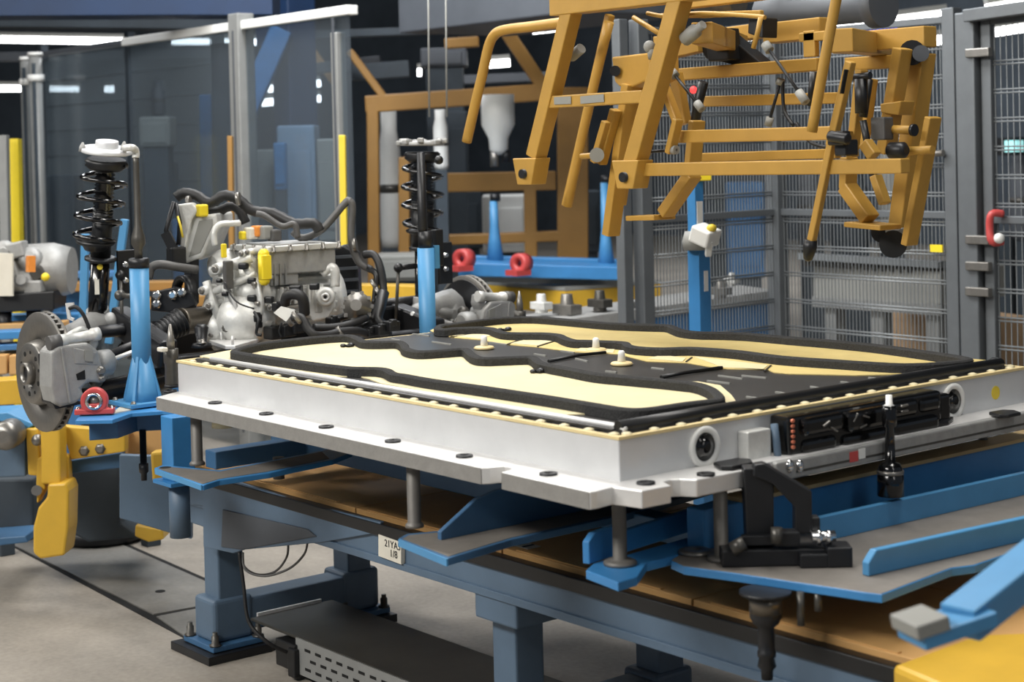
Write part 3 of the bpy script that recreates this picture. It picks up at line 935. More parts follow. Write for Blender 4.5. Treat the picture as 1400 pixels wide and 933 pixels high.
# cooling ports, heater module, bracket on the right face
for y, z in ((0.235, -0.048), (1.069, -0.050)):
    pr = part('port_ring', MB().lathe([(0.043, -.002), (0.043, 0.006), (0.031, 0.007), (0.029, 0.002), (0.029, -.002)], (0.0, y, z), XA, 28), 'white_plastic', bp)
    part('port_plug', MB().lathe([(0.029, 0.0), (0.029, 0.004), (0.018, 0.004), (0.018, 0.009), (0.008, 0.012)], (0.0, y, z), XA, 24), 'black_gloss', pr)
hm = part('heater_module', MB().bb(-.002, .055, .435, .955, -.098, -.006).bb(-.002, .048, .955, 1.0, -.085, -.018), 'black_gloss', bp, 0.008, seg=3, label='glossy black electronics module under the right edge')
for (y0, y1, z0, z1, x1) in ((.47, .60, -.052, -.012, .068), (.47, .58, -.092, -.058, .064), (.61, .74, -.060, -.014, .072), (.60, .76, -.094, -.064, .066), (.75, .86, -.05, -.012, .066), (.77, .93, -.092, -.056, .07), (.87, .945, -.05, -.016, .063)):
    part('module_bulge', MB().bb(.03, x1, y0, y1, z0, z1), 'black_gloss', hm, .012, seg=3)
for (y, z, a_) in ((.535, -.03, .4), (.56, -.045, -.5), (.63, -.028, .8), (.655, -.05, .2), (.665, -.03, -.3), (.80, -.022, .05), (.80, -.034, .0)):
    d_ = Vector((0, math.cos(a_), math.sin(a_)))
    part('module_clip', MB().bar(Vector((.070, y, z)) - d_ * .012, Vector((.070, y, z)) + d_ * .012, .006, .005), 'steel', hm, .002)
part('module_rib', MB().bb(.05, .061, .445, .95, -.0955, -.090), 'black_gloss', hm)
for i in range(6):
    part('contact_pin', MB().ball((.058, .442, -.014 - i * .011), (.004, .006, .0045), 8, 6), 'copper', hm)
part('bracket_block', MB().bb(0, .03, .335, .405, -.09, -.028), 'alu_cast', bp, 0.003)
part('cable_conduit', MB().tube([(.03, .415, -.02), (.035, .416, -.06), (.04, .415, -.1)], .008, 8), 'steel_blue', bp)
part('round_sticker', MB().cyl((0, 1.241, -.049), (.0012, 1.241, -.049), .0165, n=20), 'sign_yellow', bp)
part('rail_sticker', MB().box((.0846, .605, -.108), (.001, .028, .022)), 'red_paint', bp, label='small red sticker on the side rail')
part('rail_sticker', MB().box((.0846, .632, -.105), (.001, .022, .022)), 'white_plastic', bp, label='small white sticker on the side rail')
part('rail_clip', MB().ball((.085, .40, -.10), (.008, .012, .014)).ball((.085, .43, -.104), (.008, .01, .014)), 'chrome', bp)
# stuff below the pack, at the left corner
part('underside_plate', MB().bb(-1.72, -.06, .09, 1.3, -.15, -.12), 'black_plastic', bp, 0.004)
q = PY(305, 596, .02)
sn = part('sensor', MB().lathe([(.03, 0), (.03, .02), (.022, .022), (.022, .04), (.012, .046)], (q.x, q.y, -.165), ZA, 14), 'clip_white', bp)
for u in (322, 340):
    q = PY(u, 592, .03)
    part('sleeve_nut', MB().lathe([(.012, 0), (.02, .005), (.014, .012), (.02, .02), (.014, .028), (.02, .034)], (q.x, q.y, -.155), ZA, 12), 'black_metal', bp)
# ================================================================ pallet that carries the pack
ZP = -0.268
pal = root('pallet', 'blue steel pallet frame with arms and grey support pins under the battery pack', 'pallet', (-.8, .6, ZP - .05))


def prism_z(name, px, z, h, m, rt, bevel=0.002, label=None):
    return part(name, MB().prism([PZ(u, v, z) - ZA * h for u, v in px], ZA * h), m, rt, bevel, label)


def support_pin(c, z1, r, rt, pointed=False, m='pin_steel', base=0.03):
    c = Vector(c)
    L = z1 - c.z
    prof = [(base, 0), (base, .006), (base * .8, .010), (r, .012), (r, L - (.03 if pointed else .008)), (r * .55, L)]
    if pointed:
        prof = [(base, 0), (base, .006), (r, .010), (r, L - .035), (r * .5, L - .02), (r * .35, L)]
    return part('support_pin', MB().lathe(prof, c, ZA, 16), m, rt)


# left arm and plate
prism_z('arm_plate', [(211, 640), (222, 636), (300, 643), (452, 614), (482, 618), (455, 629), (369, 647), (300, 657), (278, 664)], ZP, .014, 'blue_deep', pal)
prism_z('bare_top', [(216, 641), (224, 638), (300, 645), (440, 618), (450, 627), (366, 645), (300, 655), (277, 662)], ZP + .0008, .001, 'bare_top', pal, 0)
part('arm_edge', MB().bar(PZ(213, 642, ZP) - ZA * .006 - YA * .001, PZ(276, 664, ZP) - ZA * .006 - YA * .001, .004, .013), 'blue_paint', pal)
c = PY(270, 641, -.03)
support_pin((c.x, c.y, ZP), -.121, .0155, pal, base=.021)
part('pin_hole', MB().cyl(PZ(226, 640, ZP), PZ(226, 640, ZP) + ZA * .001, .016), 'slot_dark', pal)
# middle arm with an upright web
prism_z('arm_plate', [(545, 736), (556, 730), (600, 726), (850, 676), (1000, 640), (1000, 660), (850, 705), (700, 738), (612, 764)], ZP, .016, 'beam_blue', pal)
prism_z('bare_top', [(551, 737), (559, 732), (600, 728), (840, 681), (840, 704), (700, 735), (613, 761)], ZP + .0008, .001, 'bare_top', pal, 0)
part('arm_edge', MB().bar(PZ(546, 738, ZP) - ZA * .007 - YA * .001, PZ(612, 765, ZP) - ZA * .007 - YA * .001, .004, .015), 'blue_paint', pal)
c0 = PZ(598, 738, ZP)
part('arm_web', MB().prism([c0, c0 + Vector((.0, .0, .018)), c0 + Vector((0, .10, .075)), c0 + Vector((0, .16, .085)), c0 + Vector((0, 1.3, .085)), c0 + Vector((0, 1.3, 0))], Vector((.014, 0, 0))), 'beam_blue', pal, .002)
c = PY(567, 728, -.05)
support_pin((c.x, c.y, ZP), -.121, .0155, pal, base=.021)
# near corner arm with clipped web
prism_z('arm_plate', [(801, 780), (812, 770), (860, 758), (1010, 715), (1150, 674), (1150, 694), (1010, 738), (884, 770), (871, 789), (845, 797)], ZP, .018, 'blue_deep', pal)
c0 = PZ(806, 772, ZP)
c1 = PZ(1060, 690, ZP)
d = (c1 - c0)
part('arm_web', MB().prism([c0, c0 + ZA * .045, c0 + d * .03 + ZA * .06, c0 + d * .14 + ZA * .062, c0 + d * .16 + ZA * .045, c1 + ZA * .05, c1], Vector((.014, .006, 0)) * -1), 'blue_deep', pal, .002)
c = PZ(848, 772, ZP)
cpin = support_pin(c, -.108, .0145, pal, base=.034)
part('pin_tip', MB().lathe([(.006, 0), (.0075, .006), (.004, .011)], (c.x, c.y, -.109), ZA, 10), 'chrome', cpin)
# plate with two upright ribs at the lower right
prism_z('clamp_plate', [(918, 766), (932, 756), (1000, 746), (1130, 720), (1420, 640), (1420, 742), (1332, 772), (1300, 776), (1205, 812), (1180, 809), (1010, 784), (935, 774)], ZP, .016, 'bare_top', pal)
prism_z('clamp_plate_edge', [(917, 767), (935, 775), (1010, 785), (1180, 810), (1206, 813), (1301, 777), (1333, 773), (1420, 743), (1420, 735), (1332, 765), (1300, 768), (1204, 803), (1180, 801), (1012, 777), (936, 767), (922, 762)], ZP - .001, .017, 'blue_deep', pal)


def upright_rib(a, b, h, th, cham):
    p0, p1 = PZ(*a, ZP), PZ(*b, ZP)
    d = (p1 - p0).normalized()
    n = Vector((d.y, -d.x, 0)) * -th
    return part('upright_rib', MB().prism([p0, p0 + ZA * (h - cham), p0 + d * cham + ZA * h, p1 + ZA * h, p1], n), 'blue_paint', pal, .0025)


upright_rib((1122, 742), (1420, 673), .052, .016, .002)
upright_rib((1188, 789), (1420, 736), .048, .018, .022)
upright_rib((1330, 660), (1420, 640), .05, .016, .018)
# long rails of the pallet
part('long_rail', MB().bb(-2.0, .1, .40, .46, ZP - .055, ZP - .004), 'beam_blue', pal, .003)
part('long_rail', MB().bb(-2.0, .1, .95, 1.01, ZP - .055, ZP - .004), 'beam_blue', pal, .003)
part('cross_rail', MB().bb(-.07, -.02, .25, 1.55, ZP, -.185), 'blue_deep', pal, .003)
part('wear_strip', MB().bb(-.075, -.005, .36, 1.5, -.185, -.176), 'tan_strip', pal, .001)
part('cross_rail', MB().bb(-1.86, -1.80, .1, 1.4, ZP - .05, ZP), 'beam_blue', pal, .003)
c = PX(986, 742, .06)
support_pin((c.x, c.y, ZP), -.121, .0145, pal)
c = PZ(1345, 652, ZP)
support_pin((c.x, c.y, ZP), PX(1345, 583, c.x).z, .0125, pal, True)
c = PZ(381, 640, ZP - .03)
part('guide_roller', MB().cyl(c - ZA * .03, c + ZA * .03, .016), 'steel_dark', pal)
# grey locating disc on the plate
c = PZ(951, 757, ZP)
part('locating_disc', MB().lathe([(.036, 0), (.036, .006), (.028, .009), (.012, .009), (.010, .005)], c, ZA, 24), 'steel', pal)
# blue arm with a grey pad, bottom right
ar = root('swing_arm', 'blue angled arm with a grey pad block at the lower right corner', 'arm', PD(1320, 860, 2.35))
zA = -.36
bA, bB = PD(1245, 872, 2.42), PD(1345, 838, 2.46)
part('arm_bar', MB().bar(bA, bB, .075, .022, up=ZA), 'blue_paint', ar, .003)
part('arm_bar', MB().bar(PD(1312, 852, 2.45), PD(1460, 735, 2.62), .062, .05, up=ZA), 'blue_paint', ar, .004)
pd_ = (bB - bA).normalized()
part('pad_block', MB().box(PD(1258, 851, 2.42), (.056, .072, .022), frame(pd_)), 'cabinet_grey', ar, .003)
yb = thing('bumper_block', MB().prism([PZ(u, v, -.38) - ZA * .14 for u, v in [(1219, 909), (1334, 867), (1480, 861), (1480, 1010), (1390, 982)]], ZA * .14), 'hook_yellow', 'large yellow bumper block in the bottom right corner', 'block', bevel=.012)

# ---------------------------------------------------------------- black clamp on the plate
cl = root('clamp_tower', 'black lever clamp tower standing on the blue plate at the near right corner', 'clamp', PZ(1060, 768, ZP))
ax_d = (PZ(1420, 640, ZP) - PZ(1130, 720, ZP)).normalized()


def along(u, v):
    return PZ(u, v, ZP)


b0, b1 = along(985, 772), along(1160, 768)
bd = (b1 - b0).normalized()
bn = Vector((-bd.y, bd.x, 0))
part('base_block', MB().box((b0 + b1) / 2 + ZA * .017, ((b1 - b0).length, .06, .034), (bd, bn, ZA)), 'black_metal', cl, .003)
m_ = b0.lerp(b1, .7) - bn * .035
part('base_foot', MB().box(m_ + ZA * .014, (.055, .03, .028), (bd, bn, ZA)), 'black_metal', cl, .003)
m_ = b0.lerp(b1, .90) - bn * .02
part('base_foot', MB().box(m_ + ZA * .02, (.05, .06, .04), (bd, bn, ZA)), 'black_metal', cl, .003)
tw = b0.lerp(b1, .33)
ztw = PD(1040, 640, (tw - CAM).dot(FWD)).z
part('tower', MB().prism([tw - bd * .030 + ZA * .034, tw - bd * .034 + ZA * (ztw - ZP), tw + bd * .026 + ZA * (ztw - ZP), tw + bd * .024 + ZA * .034], bn * .05), 'black_metal', cl, .003)
part('tower_plate', MB().box(tw + ZA * .05 - bn * .01, (.085, .02, .02), (bd, bn, ZA)), 'black_metal', cl, .002)
tt = (tw - CAM).dot(FWD) - .02
lv = [PD(u, v, tt) for u, v in [(1032, 636), (1046, 634), (1110, 672), (1111, 730), (1087, 730), (1087, 694), (1056, 662), (1030, 652)]]
part('lever', MB().prism(lv, FWD * .035), 'black_metal', cl, .003)
part('pivot_bolt', MB().cyl(PD(1110, 735, tt - .01), PD(1142, 733, tt - .01), .011, n=10).cyl(PD(1116, 735, tt - .01), PD(1122, 735, tt - .01), .017, n=6).cyl(PD(1130, 735, tt - .01), PD(1136, 735, tt - .01), .015, n=6), 'chrome', cl)
part('side_block', MB().box(PD(1075, 735, tt), (.05, .035, .028), (bd, bn, ZA)).box(PD(1112, 716, tt + .02), (.022, .03, .03), (bd, bn, ZA)), 'black_metal', cl, .003)
part('grey_bush', MB().cyl(PD(1062, 743, tt - .02), PD(1062, 722, tt - .02), .012).cyl(PD(1000, 752, tt - .01), PD(1018, 742, tt - .01), .014), 'steel_dark', cl)
# tool stack hanging below the plate
c = PZ(1046, 796, ZP)
dd = (c - CAM).dot(FWD)
zz = lambda v: PD(1046, v, dd).z
hang = part('spindle', MB().lathe([(.05, 0), (.05, -.006), (.028, -.010), (.028, zz(818) - c.z), (.031, zz(822) - c.z), (.031, zz(832) - c.z), (.024, zz(841) - c.z), (.016, zz(846) - c.z), (.016, zz(878) - c.z), (.018, zz(880) - c.z), (.018, zz(886) - c.z),
                                   (.015, zz(888) - c.z), (.018, zz(900) - c.z), (.012, zz(905) - c.z), (.011, zz(918) - c.z)], c - ZA * .017, ZA, 18), 'black_metal', cl)
part('spindle_collar', MB().ring((c.x, c.y, zz(838)), ZA, .0315, .026, .035, 18), 'sleeve_metal', cl)
for u, v0, v1 in ((1094, 798, 856), (1118, 798, 836)):
    q = PZ(u, v0, ZP)
    t_ = (q - CAM).dot(FWD)
    part('stud', MB().cyl(q - ZA * .016, Vector((q.x, q.y, PD(u, v1, t_).z)), .0075, n=10), 'steel_dark', cl)
# black stop rod on the cross rail
q = Vector((-.045 + .12, .72, -.19))
q = PX(1218, 676, .10)
t_ = (q - CAM).dot(FWD)
zz = lambda v: PD(1218, v, t_).z
sr = root('stop_rod', 'black stop rod with a white tip in front of the glossy module', 'rod', (q.x, q.y, zz(678)))
part('rod_body', MB().lathe([(.029, zz(678) - zz(678)), (.029, zz(650) - zz(678)), (.026, zz(648) - zz(678)), (.026, zz(640) - zz(678)), (.021, zz(634) - zz(678)), (.0115, zz(632) - zz(678)), (.0105, zz(584) - zz(678)), (.016, zz(582) - zz(678)), (.0165, zz(570) - zz(678)), (.0155, zz(568) - zz(678)), (.0165, zz(560) - zz(678)), (.0145, zz(554) - zz(678))], (q.x, q.y, zz(678)), ZA, 16), 'black_gloss', sr)
part('rod_tip', MB().lathe([(.0145, 0), (.0075, .004), (.007, .024)], (q.x, q.y, zz(555)), ZA, 12), 'white_plastic', sr)
part('rod_ring', MB().ring((q.x, q.y, zz(648)), ZA, .0292, .024, .008, 16), 'steel', sr)

# ================================================================ conveyor under the pallet
cv = root('conveyor', 'steel blue floor conveyor with brown cover plates and legs under the pallet', 'conveyor', (-.8, .6, FL))
YB = .25
zb1, zb0 = -.385, -.505
X0 = PY(232, 640, YB).x
part('side_beam', MB().bb(X0, 1.2, YB, YB + .07, zb0, zb1 - .02), 'steel_blue', cv, .004)
part('side_lip', MB().bb(X0, 1.2, YB - .012, YB + .02, zb1 - .045, zb1 - .012), 'black_plastic', cv, .003)
part('side_beam', MB().bb(X0, 1.2, .93, 1.0, zb0, zb1 - .02), 'steel_blue', cv, .004)
part('cable_channel', MB().bb(X0, 1.2, YB - .006, YB + .002, zb0, zb0 + .02), 'steel_blue', cv, .002)
xs_ = [X0 + .12, -1.35, -.72, -.08, .55, 1.2]
for a, b in zip(xs_[:-1], xs_[1:]):
    part('cover_plate', MB().bb(a + .003, b - .003, YB + .022, .70, zb1 - .03, zb1), 'brown_cover', cv, .002)
    part('cover_plate', MB().bb(a + .003, b - .003, .705, .94, zb1 - .03, zb1), 'brown_cover', cv, .002)
    part('cover_edge', MB().bb(a + .05, b - .1, YB + .026, YB + .038, zb1, zb1 + .003), 'brown_cover', cv)


def leg(x, label=None):
    for y in (.335, .81):
        lg = part('leg', MB().bb(x - .045, x + .045, y - .045, y + .045, FL + .12, zb0 + .02), 'steel_blue', cv, .006)
        part('leg_shoe', MB().bb(x - .07, x + .055, y - .07, y + .07, FL + .045, FL + .178), 'steel_blue', lg, .014, seg=3)
        part('foot_plate', MB().bb(x - .105, x + .085, y - .09, y + .09, FL + .028, FL + .045), 'beam_blue', lg, .002)
        part('floor_plate', MB().bb(x - .135, x + .11, y - .12, y + .10, FL, FL + .026), 'black_metal', lg, .002)
        for dx, dy in ((-.088, -.075), (.07, -.075), (-.088, .075), (.07, .075)):
            part('anchor_bolt', MB().lathe([(.019, 0), (.019, .005), (.012, .006), (.012, .030), (.008, .031), (.008, .042)], (x + dx, y + dy, FL + .045), ZA, 8), 'steel_dark', lg)
    part('foot_beam', MB().bb(x - .05, x + .05, .39, .83, FL + .06, FL + .165), 'steel_blue', cv, .008)
    part('head_beam', MB().bb(x - .06, x + .10, YB + .0, .98, zb0 - .06, zb0 + .015), 'steel_blue', cv, .006)


xl = PZ(300, 875, FL).x + .12
leg(xl)
leg(xl + 1.45)
# side bracket of the first leg
c = PY(290, 700, YB - .004)
br = part('gusset_plate', MB().prism([PY(u, v, YB - .010) for u, v in [(226, 640), (300, 652), (420, 690), (520, 714), (520, 728), (440, 742), (333, 752), (318, 757), (278, 748), (277, 692), (263, 690), (258, 676)]], YA * .012), 'steel_blue', cv, .002)
part('gusset_hole', MB().cyl(PY(314, 735, YB - .010) - YA * .001, PY(314, 735, YB - .010) + YA * .002, .018), 'slot_dark', cv)
part('gusset_cover', MB().prism([PY(u, v, YB - .014) for u, v in [(304, 697), (420, 724), (432, 734), (330, 752), (302, 748)]], YA * .006), 'duct_grey', cv, .002)
part('cable_loop', MB().tube(smooth_path([PY(332, 756, YB - .02), PY(334, 775, YB - .03), PY(352, 786, YB), PY(376, 782, YB + .05), PY(392, 762, YB + .05), PY(394, 740, YB + .03)], 6), .0035, 6), 'hose_grey', cv)
part('cable_loop', MB().tube(smooth_path([PY(332, 758, YB - .02), PY(336, 780, YB - .03), PY(362, 788, YB), PY(395, 778, YB + .05), PY(416, 758, YB + .05), PY(421, 737, YB + .03)], 6), .0035, 6), 'hose_grey', cv)
part('leg_cable', MB().tube(smooth_path([PY(327, 755, YB - .03), PY(333, 800, YB - .03), PY(340, 850, YB - .03), PY(365, 878, YB), PY(392, 892, YB + .06)], 6), .006, 6), 'rubber', cv)
# sign on the side beam
o = PY(538, 750, YB - .0135)
sg = part('sign_plate', MB().prism([PY(u, v, YB - .002) for u, v in [(522.5, 730), (553.5, 741), (553.5, 771), (522.5, 759.5)]], YA * -.012), 'paper', cv)
text_obj('lettering', '21YA5', .026, PY(536.5, 746, YB - .0148), XA, ZA, 'ink', sg)
text_obj('lettering', '1/8', .027, PY(538, 758.5, YB - .0148), XA, ZA, 'ink', sg)
o = PZ(717, 746, zb1 + .0005)
mk = part('marker_plate', MB().box(o, (.075, .04, .002)), 'paper', cv)
part('marker_text', MB().box(o + Vector((-.012, 0, .0015)), (.01, .03, .001)).box(o + Vector((.014, 0, .0015)), (.008, .034, .001)), 'ink', mk)
# cable tray with slotted side
tr_ = root('cable_tray', 'dark covered cable tray with a slotted grey side wall on the floor', 'tray', (-.8, .6, FL))
zt1 = -.845
q0 = PZ(404, 872, zt1)
yT = q0.y
part('tray_side', MB().bb(q0.x, 1.0, yT, yT + .006, zt1 - .105, zt1), 'post_grey', tr_)
part('tray_cover', MB().bb(PZ(345, 846, zt1).x, 1.0, yT + .004, yT + .30, zt1 - .006, zt1 + .003), 'dark_board', tr_, .002)
part('tray_side', MB().bb(q0.x, 1.0, yT + .294, yT + .30, zt1 - .105, zt1), 'post_grey', tr_)
part('tray_edge', MB().bb(PZ(345, 846, zt1).x - .008, PZ(345, 846, zt1).x, yT + .03, yT + .26, zt1 - .002, zt1 + .012), 'alu_milled', tr_)
n_ = 0
x = q0.x + .05
while x < .2:
    for k in range(3):
        part('slot', MB().bb(x + (.028 if k == 1 else 0), x + .030 + (.028 if k == 1 else 0), yT - .0012, yT + .001, zt1 - .030 - k * .028, zt1 - .022 - k * .028), 'slot_dark', tr_)
    x += .056
part('tray_block', MB().bb(q0.x - .1, q0.x + .01, yT - .01, yT + .05, zt1 - .10, zt1 - .02).bb(q0.x - .02, q0.x + .02, yT - .018, yT, zt1 - .115, zt1 - .03), 'black_plastic', tr_, .004)
part('tray_foot', MB().bb(q0.x, 1.0, yT + .05, yT + .27, FL, zt1 - .1), 'dark_board', tr_)
# ================================================================ wheel suspension (left and right)
def suspension(label, T, B, Cd, sgn, coil_off, front):
    rt = root('wheel_suspension', label, 'suspension', (Cd.x, Cd.y, Cd.z - .18))
    ax = (B - T)
    L = ax.length
    ax.normalize()
    P = lambda f, dx=0.0, dy=0.0: T + ax * (L * f) + Vector((dx, dy, 0))
    o = Vector((0.02, sgn, 0)).normalized()
    # top mount
    if front:
        part('mount_cap', MB().cyl(P(0), P(0) - ax * .022, .037, .035, 20), 'alu_sheet', rt, .002)
    part('top_mount', MB().lathe([(.078, .016), (.082, .012), (.080, .002), (.04, -.001)], P(0), ax, 24), 'alu_sheet' if front else 'alu_grey', rt, .001)
    for a in range(3):
        q = P(0) + Vector((math.cos(a * 2.1 + 2.4), math.sin(a * 2.1 + 2.4), 0)) * .075
        part('mount_stud', MB().lathe([(.012, .01), (.010, -.004), (.003, -.018 if front else -.008)], q, ax, 8), 'alu_grey', rt)
    if not front:
        for a in range(9):
            d_ = Vector((math.cos(a * .7), math.sin(a * .7), 0))
            part('mount_lug', MB().box(P(0) + d_ * .076 + ZA * (-.006 + .004 * (a % 3)), (.034, .022, .018), frame(d_)), 'alu_grey', rt, .004)
    part('spring_seat', MB().lathe([(.058, 0), (.066, .008), (.060, .016), (.064, .022), (.05, .034), (.03, .038)], P(.065), ax, 24), 'black_plastic', rt)
    prof = []
    kb = 1.0 if front else 1.3
    for i in range(15):
        prof += [(.025 * kb, i * .0118), (.033 * kb, i * .0118 + .006)]
    part('dust_boot', MB().lathe(prof, P(.12), ax, 18), 'black_gloss', rt)
    part('damper_neck', MB().cyl(P(.36), P(.64), .031 * kb, n=18), 'black_plastic', rt)
    pts = []
    turns = 4.0
    for i in range(int(turns * 20) + 1):
        a = i / 20 * 2 * math.pi
        f = i / (turns * 20)
        c = T.lerp(B, .10 + .44 * f) + coil_off * (f * 1.0)
        rr = .064 + .007 * math.sin(math.pi * f)
        pts.append(c + Vector((math.cos(a + .6) * rr, math.sin(a + .6) * rr, 0)))
    part('coil_spring', MB().tube(pts, .0078, 8), 'black_gloss', rt)
    part('lower_spring_seat', MB().lathe([(.03, -.012), (.05, -.006), (.062, .0), (.058, .008), (.04, .016), (.032, .03)], P(.535) + coil_off, ax, 24), 'black_plastic', rt)
    part('damper_tube', MB().lathe([(.030, 0), (.030, L * .38), (.026, L * .39)], P(.64), ax, 20), 'black_gloss', rt)
    part('tube_collar', MB().lathe([(.033, 0), (.05, .004), (.05, .012), (.033, .018)], P(.63), ax, 20), 'black_metal', rt)
    part('tube_bracket', MB().box(P(.74) + Vector((.03, .075, 0)), (.012, .06, .15)), 'black_metal', rt, .003)
    for k in (.05, -.0):
        part('bracket_bolt', bolt_mb(P(.74) + Vector((.046, .065, -.02 + k)), XA, .008, .012), 'chrome', rt)
    if front:
        q = P(.69)
        part('yellow_dot', MB().cyl(q + Vector((.026, -.013, 0)), q + Vector((.0305, -.0155, 0)), .009, n=14), 'sign_yellow', rt)
        q = P(.80)
        part('paper_label', MB().box(q + Vector((.0255, -.0195, 0)), (.002, .014, .055), (Vector((.8, -.6, 0)), Vector((.6, .8, 0)), ZA)), 'paper', rt)
    # brake disc with hat and bore
    bd_ = part('brake_disc', MB().lathe([(.181, .008), (.181, .0145), (.179, .016), (.102, .016), (.102, .008)], Cd, o, 48, closed=True).lathe([(.181, -.008), (.181, -.0145), (.179, -.016), (.10, -.016), (.10, -.008)], Cd, o, 48, closed=True), 'disc_iron', rt)
    vb = MB()
    for k in range(44):
        a = 2 * math.pi * k / 44
        d = Vector((math.cos(a), 0, math.sin(a)))
        d = (d - o * d.dot(o)).normalized()
        vb.box(Cd + d * .14, (.078, .007, .017), (d, o.cross(d), o))
    part('vent_vanes', vb, 'disc_iron', bd_)
    hat = part('disc_hat', MB().lathe([(.102, .0), (.100, .020), (.093, .046), (.088, .050), (.042, .050), (.040, .044), (.036, .044)], Cd, o, 40), 'steel', rt)
    part('wheel_bore', MB().ring(Cd + o * .044, o, .033, .024, .026, 28), 'steel', hat)
    part('bore_cap', MB().lathe([(.024, 0), (.024, .010), (.012, .018)], Cd + o * .044, o, 18), 'black_metal', hat)
    for k in range(10):
        a = 2 * math.pi * k / 10 + .2
        d = Vector((math.cos(a), 0, math.sin(a)))
        d = (d - o * d.dot(o)).normalized()
        part('lug_hole', MB().cyl(Cd + d * .063 + o * .0495, Cd + d * .063 + o * .0512, .0075 if k % 2 else .005, n=10), 'slot_dark', hat)
    part('splash_shield', MB().lathe([(.165, -.024), (.165, -.02), (.06, -.02), (.05, -.05)], Cd, o, 36), 'black_metal', rt)
    part('hub_carrier', MB().lathe([(.055, -.02), (.06, -.06), (.05, -.10), (.035, -.12)], Cd, o, 24), 'alu_cast', rt)
    # knuckle
    kx = B + Vector((0, 0, .01))
    part('knuckle', MB().tube(smooth_path([Cd - o * .07 + ZA * .02, Cd - o * .09 + ZA * .09, B + ZA * -.01, B + ZA * .03], 5), [.05] * 6 + [.042] * 5 + [.036] * 5, 12).ball(B + Vector((.02, -sgn * .03, -.01)), (.035, .04, .03)).tube([B + Vector((.0, sgn * .01, .0)), B + Vector((.05, sgn * .09, -.03))], .018, 8), 'alu_grey', rt)
    part('toe_link', MB().tube([Cd + Vector((.09, -sgn * .08, .0)), Cd + Vector((.12, -sgn * .34, .075))], .008, 8), 'alu_milled', rt)
    part('lower_arm', MB().tube(smooth_path([Cd + Vector((0.02, -sgn * .10, -.09)), Cd + Vector((.06, -sgn * .25, -.075)), Cd + Vector((.02, -sgn * .45, -.05))], 4), [.03, .03, .034, .036, .036, .036, .034, .03, .03], 10), 'black_metal', rt)
    part('lower_arm', MB().tube([Cd + Vector((.10, -sgn * .12, -.05)), Cd + Vector((.14, -sgn * .42, -.01))], .016, 8), 'black_metal', rt)
    part('upper_arm', MB().tube([Cd + Vector((-.05, -sgn * .10, .10)), Cd + Vector((-.02, -sgn * .38, .10))], .02, 8), 'black_metal', rt)
    part('arm_joint', MB().ball(Cd + Vector((.10, -sgn * .10, .06)), .022).ball(Cd + Vector((.10, -sgn * .13, .02)), .02).ball(Cd + Vector((.11, -sgn * .11, -.03)), .022), 'steel_dark', rt)
    lk0 = P(.745) + Vector((.045, .05 if front else -.14, 0))
    lk1 = lk0 + Vector((0, .0 if front else -.02, -.23))
    part('drop_link', MB().tube([lk0, lk1], .006, 8), 'steel_dark', rt)
    part('link_joint', MB().ball(lk0, .017).cyl(lk0, lk0 + Vector((-.02, .0 if front else .09, 0)), .01), 'black_plastic', rt)
    part('link_joint', MB().ball(lk1, .017), 'black_plastic', rt)
    # caliper
    s = 1 if sgn < 0 else -1
    C0 = Vector((-2.395, -.14, -.066))
    xf = -2.20

    def cp(u, v, dx=0.0):
        q = PX(u, v, xf + dx) - C0
        return Cd + Vector((q.x, s * q.y, q.z))
    px = [(69, 482), (80, 472), (120, 468), (135, 479), (140, 500), (146, 518), (145, 524), (121, 523), (112, 532), (117, 542), (104, 552), (84, 557), (74, 553), (69, 530)]
    cal = part('caliper_body', MB().prism([cp(u, v) for u, v in px], Vector((-.085, 0, 0))), 'alu_grey', rt, .010, seg=3)
    part('caliper_window', MB().prism([cp(u, v, .001) for u, v in [(104, 512), (116, 506), (117, 519), (106, 520)]], Vector((-.006, 0, 0))), 'slot_dark', cal)
    part('caliper_rib', MB().prism([cp(u, v, .004) for u, v in [(83, 477), (86, 476), (98, 550), (95, 552)]], Vector((-.008, 0, 0))), 'alu_grey', cal, .002)
    part('caliper_pad', MB().prism([cp(u, v, .002) for u, v in [(100, 475), (132, 482), (134, 500), (102, 498)]], Vector((-.008, 0, 0))), 'alu_grey', cal, .003)
    part('caliper_bridge', MB().prism([cp(u, v, -.02) for u, v in [(65, 486), (69, 486), (74, 556), (70, 552)]], Vector((-.07, 0, 0))), 'black_metal', cal, .003)
    part('lower_spring', MB().prism([cp(u, v, -.01) for u, v in [(72, 552), (112, 549), (112, 553), (76, 560)]], Vector((-.05, 0, 0))), 'black_metal', cal, .002)
    part('slide_pin', MB().lathe([(.020, 0), (.020, .05), (.016, .052), (.016, .13), (.02, .132), (.02, .155)], cp(68, 470, -.02), cp(122, 459, -.02) - cp(68, 470, -.02), 14), 'alu_cast', cal)
    part('carrier_lug', MB().prism([cp(u, v, -.015) for u, v in [(122, 456), (133, 454), (136, 470), (130, 482), (122, 476)]], Vector((-.05, 0, 0))), 'alu_grey', cal, .006)
    part('slide_boot', MB().cyl(cp(66, 470, -.02), cp(82, 467, -.02), .022, n=12), 'hose_grey', cal)
    part('piston_housing', MB().lathe([(.034, 0), (.040, .02), (.040, .05), (.03, .06)], cp(128, 498, -.05), Vector((0, s, 0)), 18), 'alu_grey', cal)
    part('caliper_bolt', bolt_mb(cp(138, 507, .0), XA, .011, .012), 'steel', cal)
    part('caliper_bolt', bolt_mb(cp(139, 518, .0), XA, .008, .012), 'steel', cal)
    part('caliper_tag', MB().prism([cp(u, v, .0065) for u, v in [(116, 479), (127, 480), (128, 495), (117, 494)]], Vector((-.006, 0, 0))), 'cabinet_grey', cal)
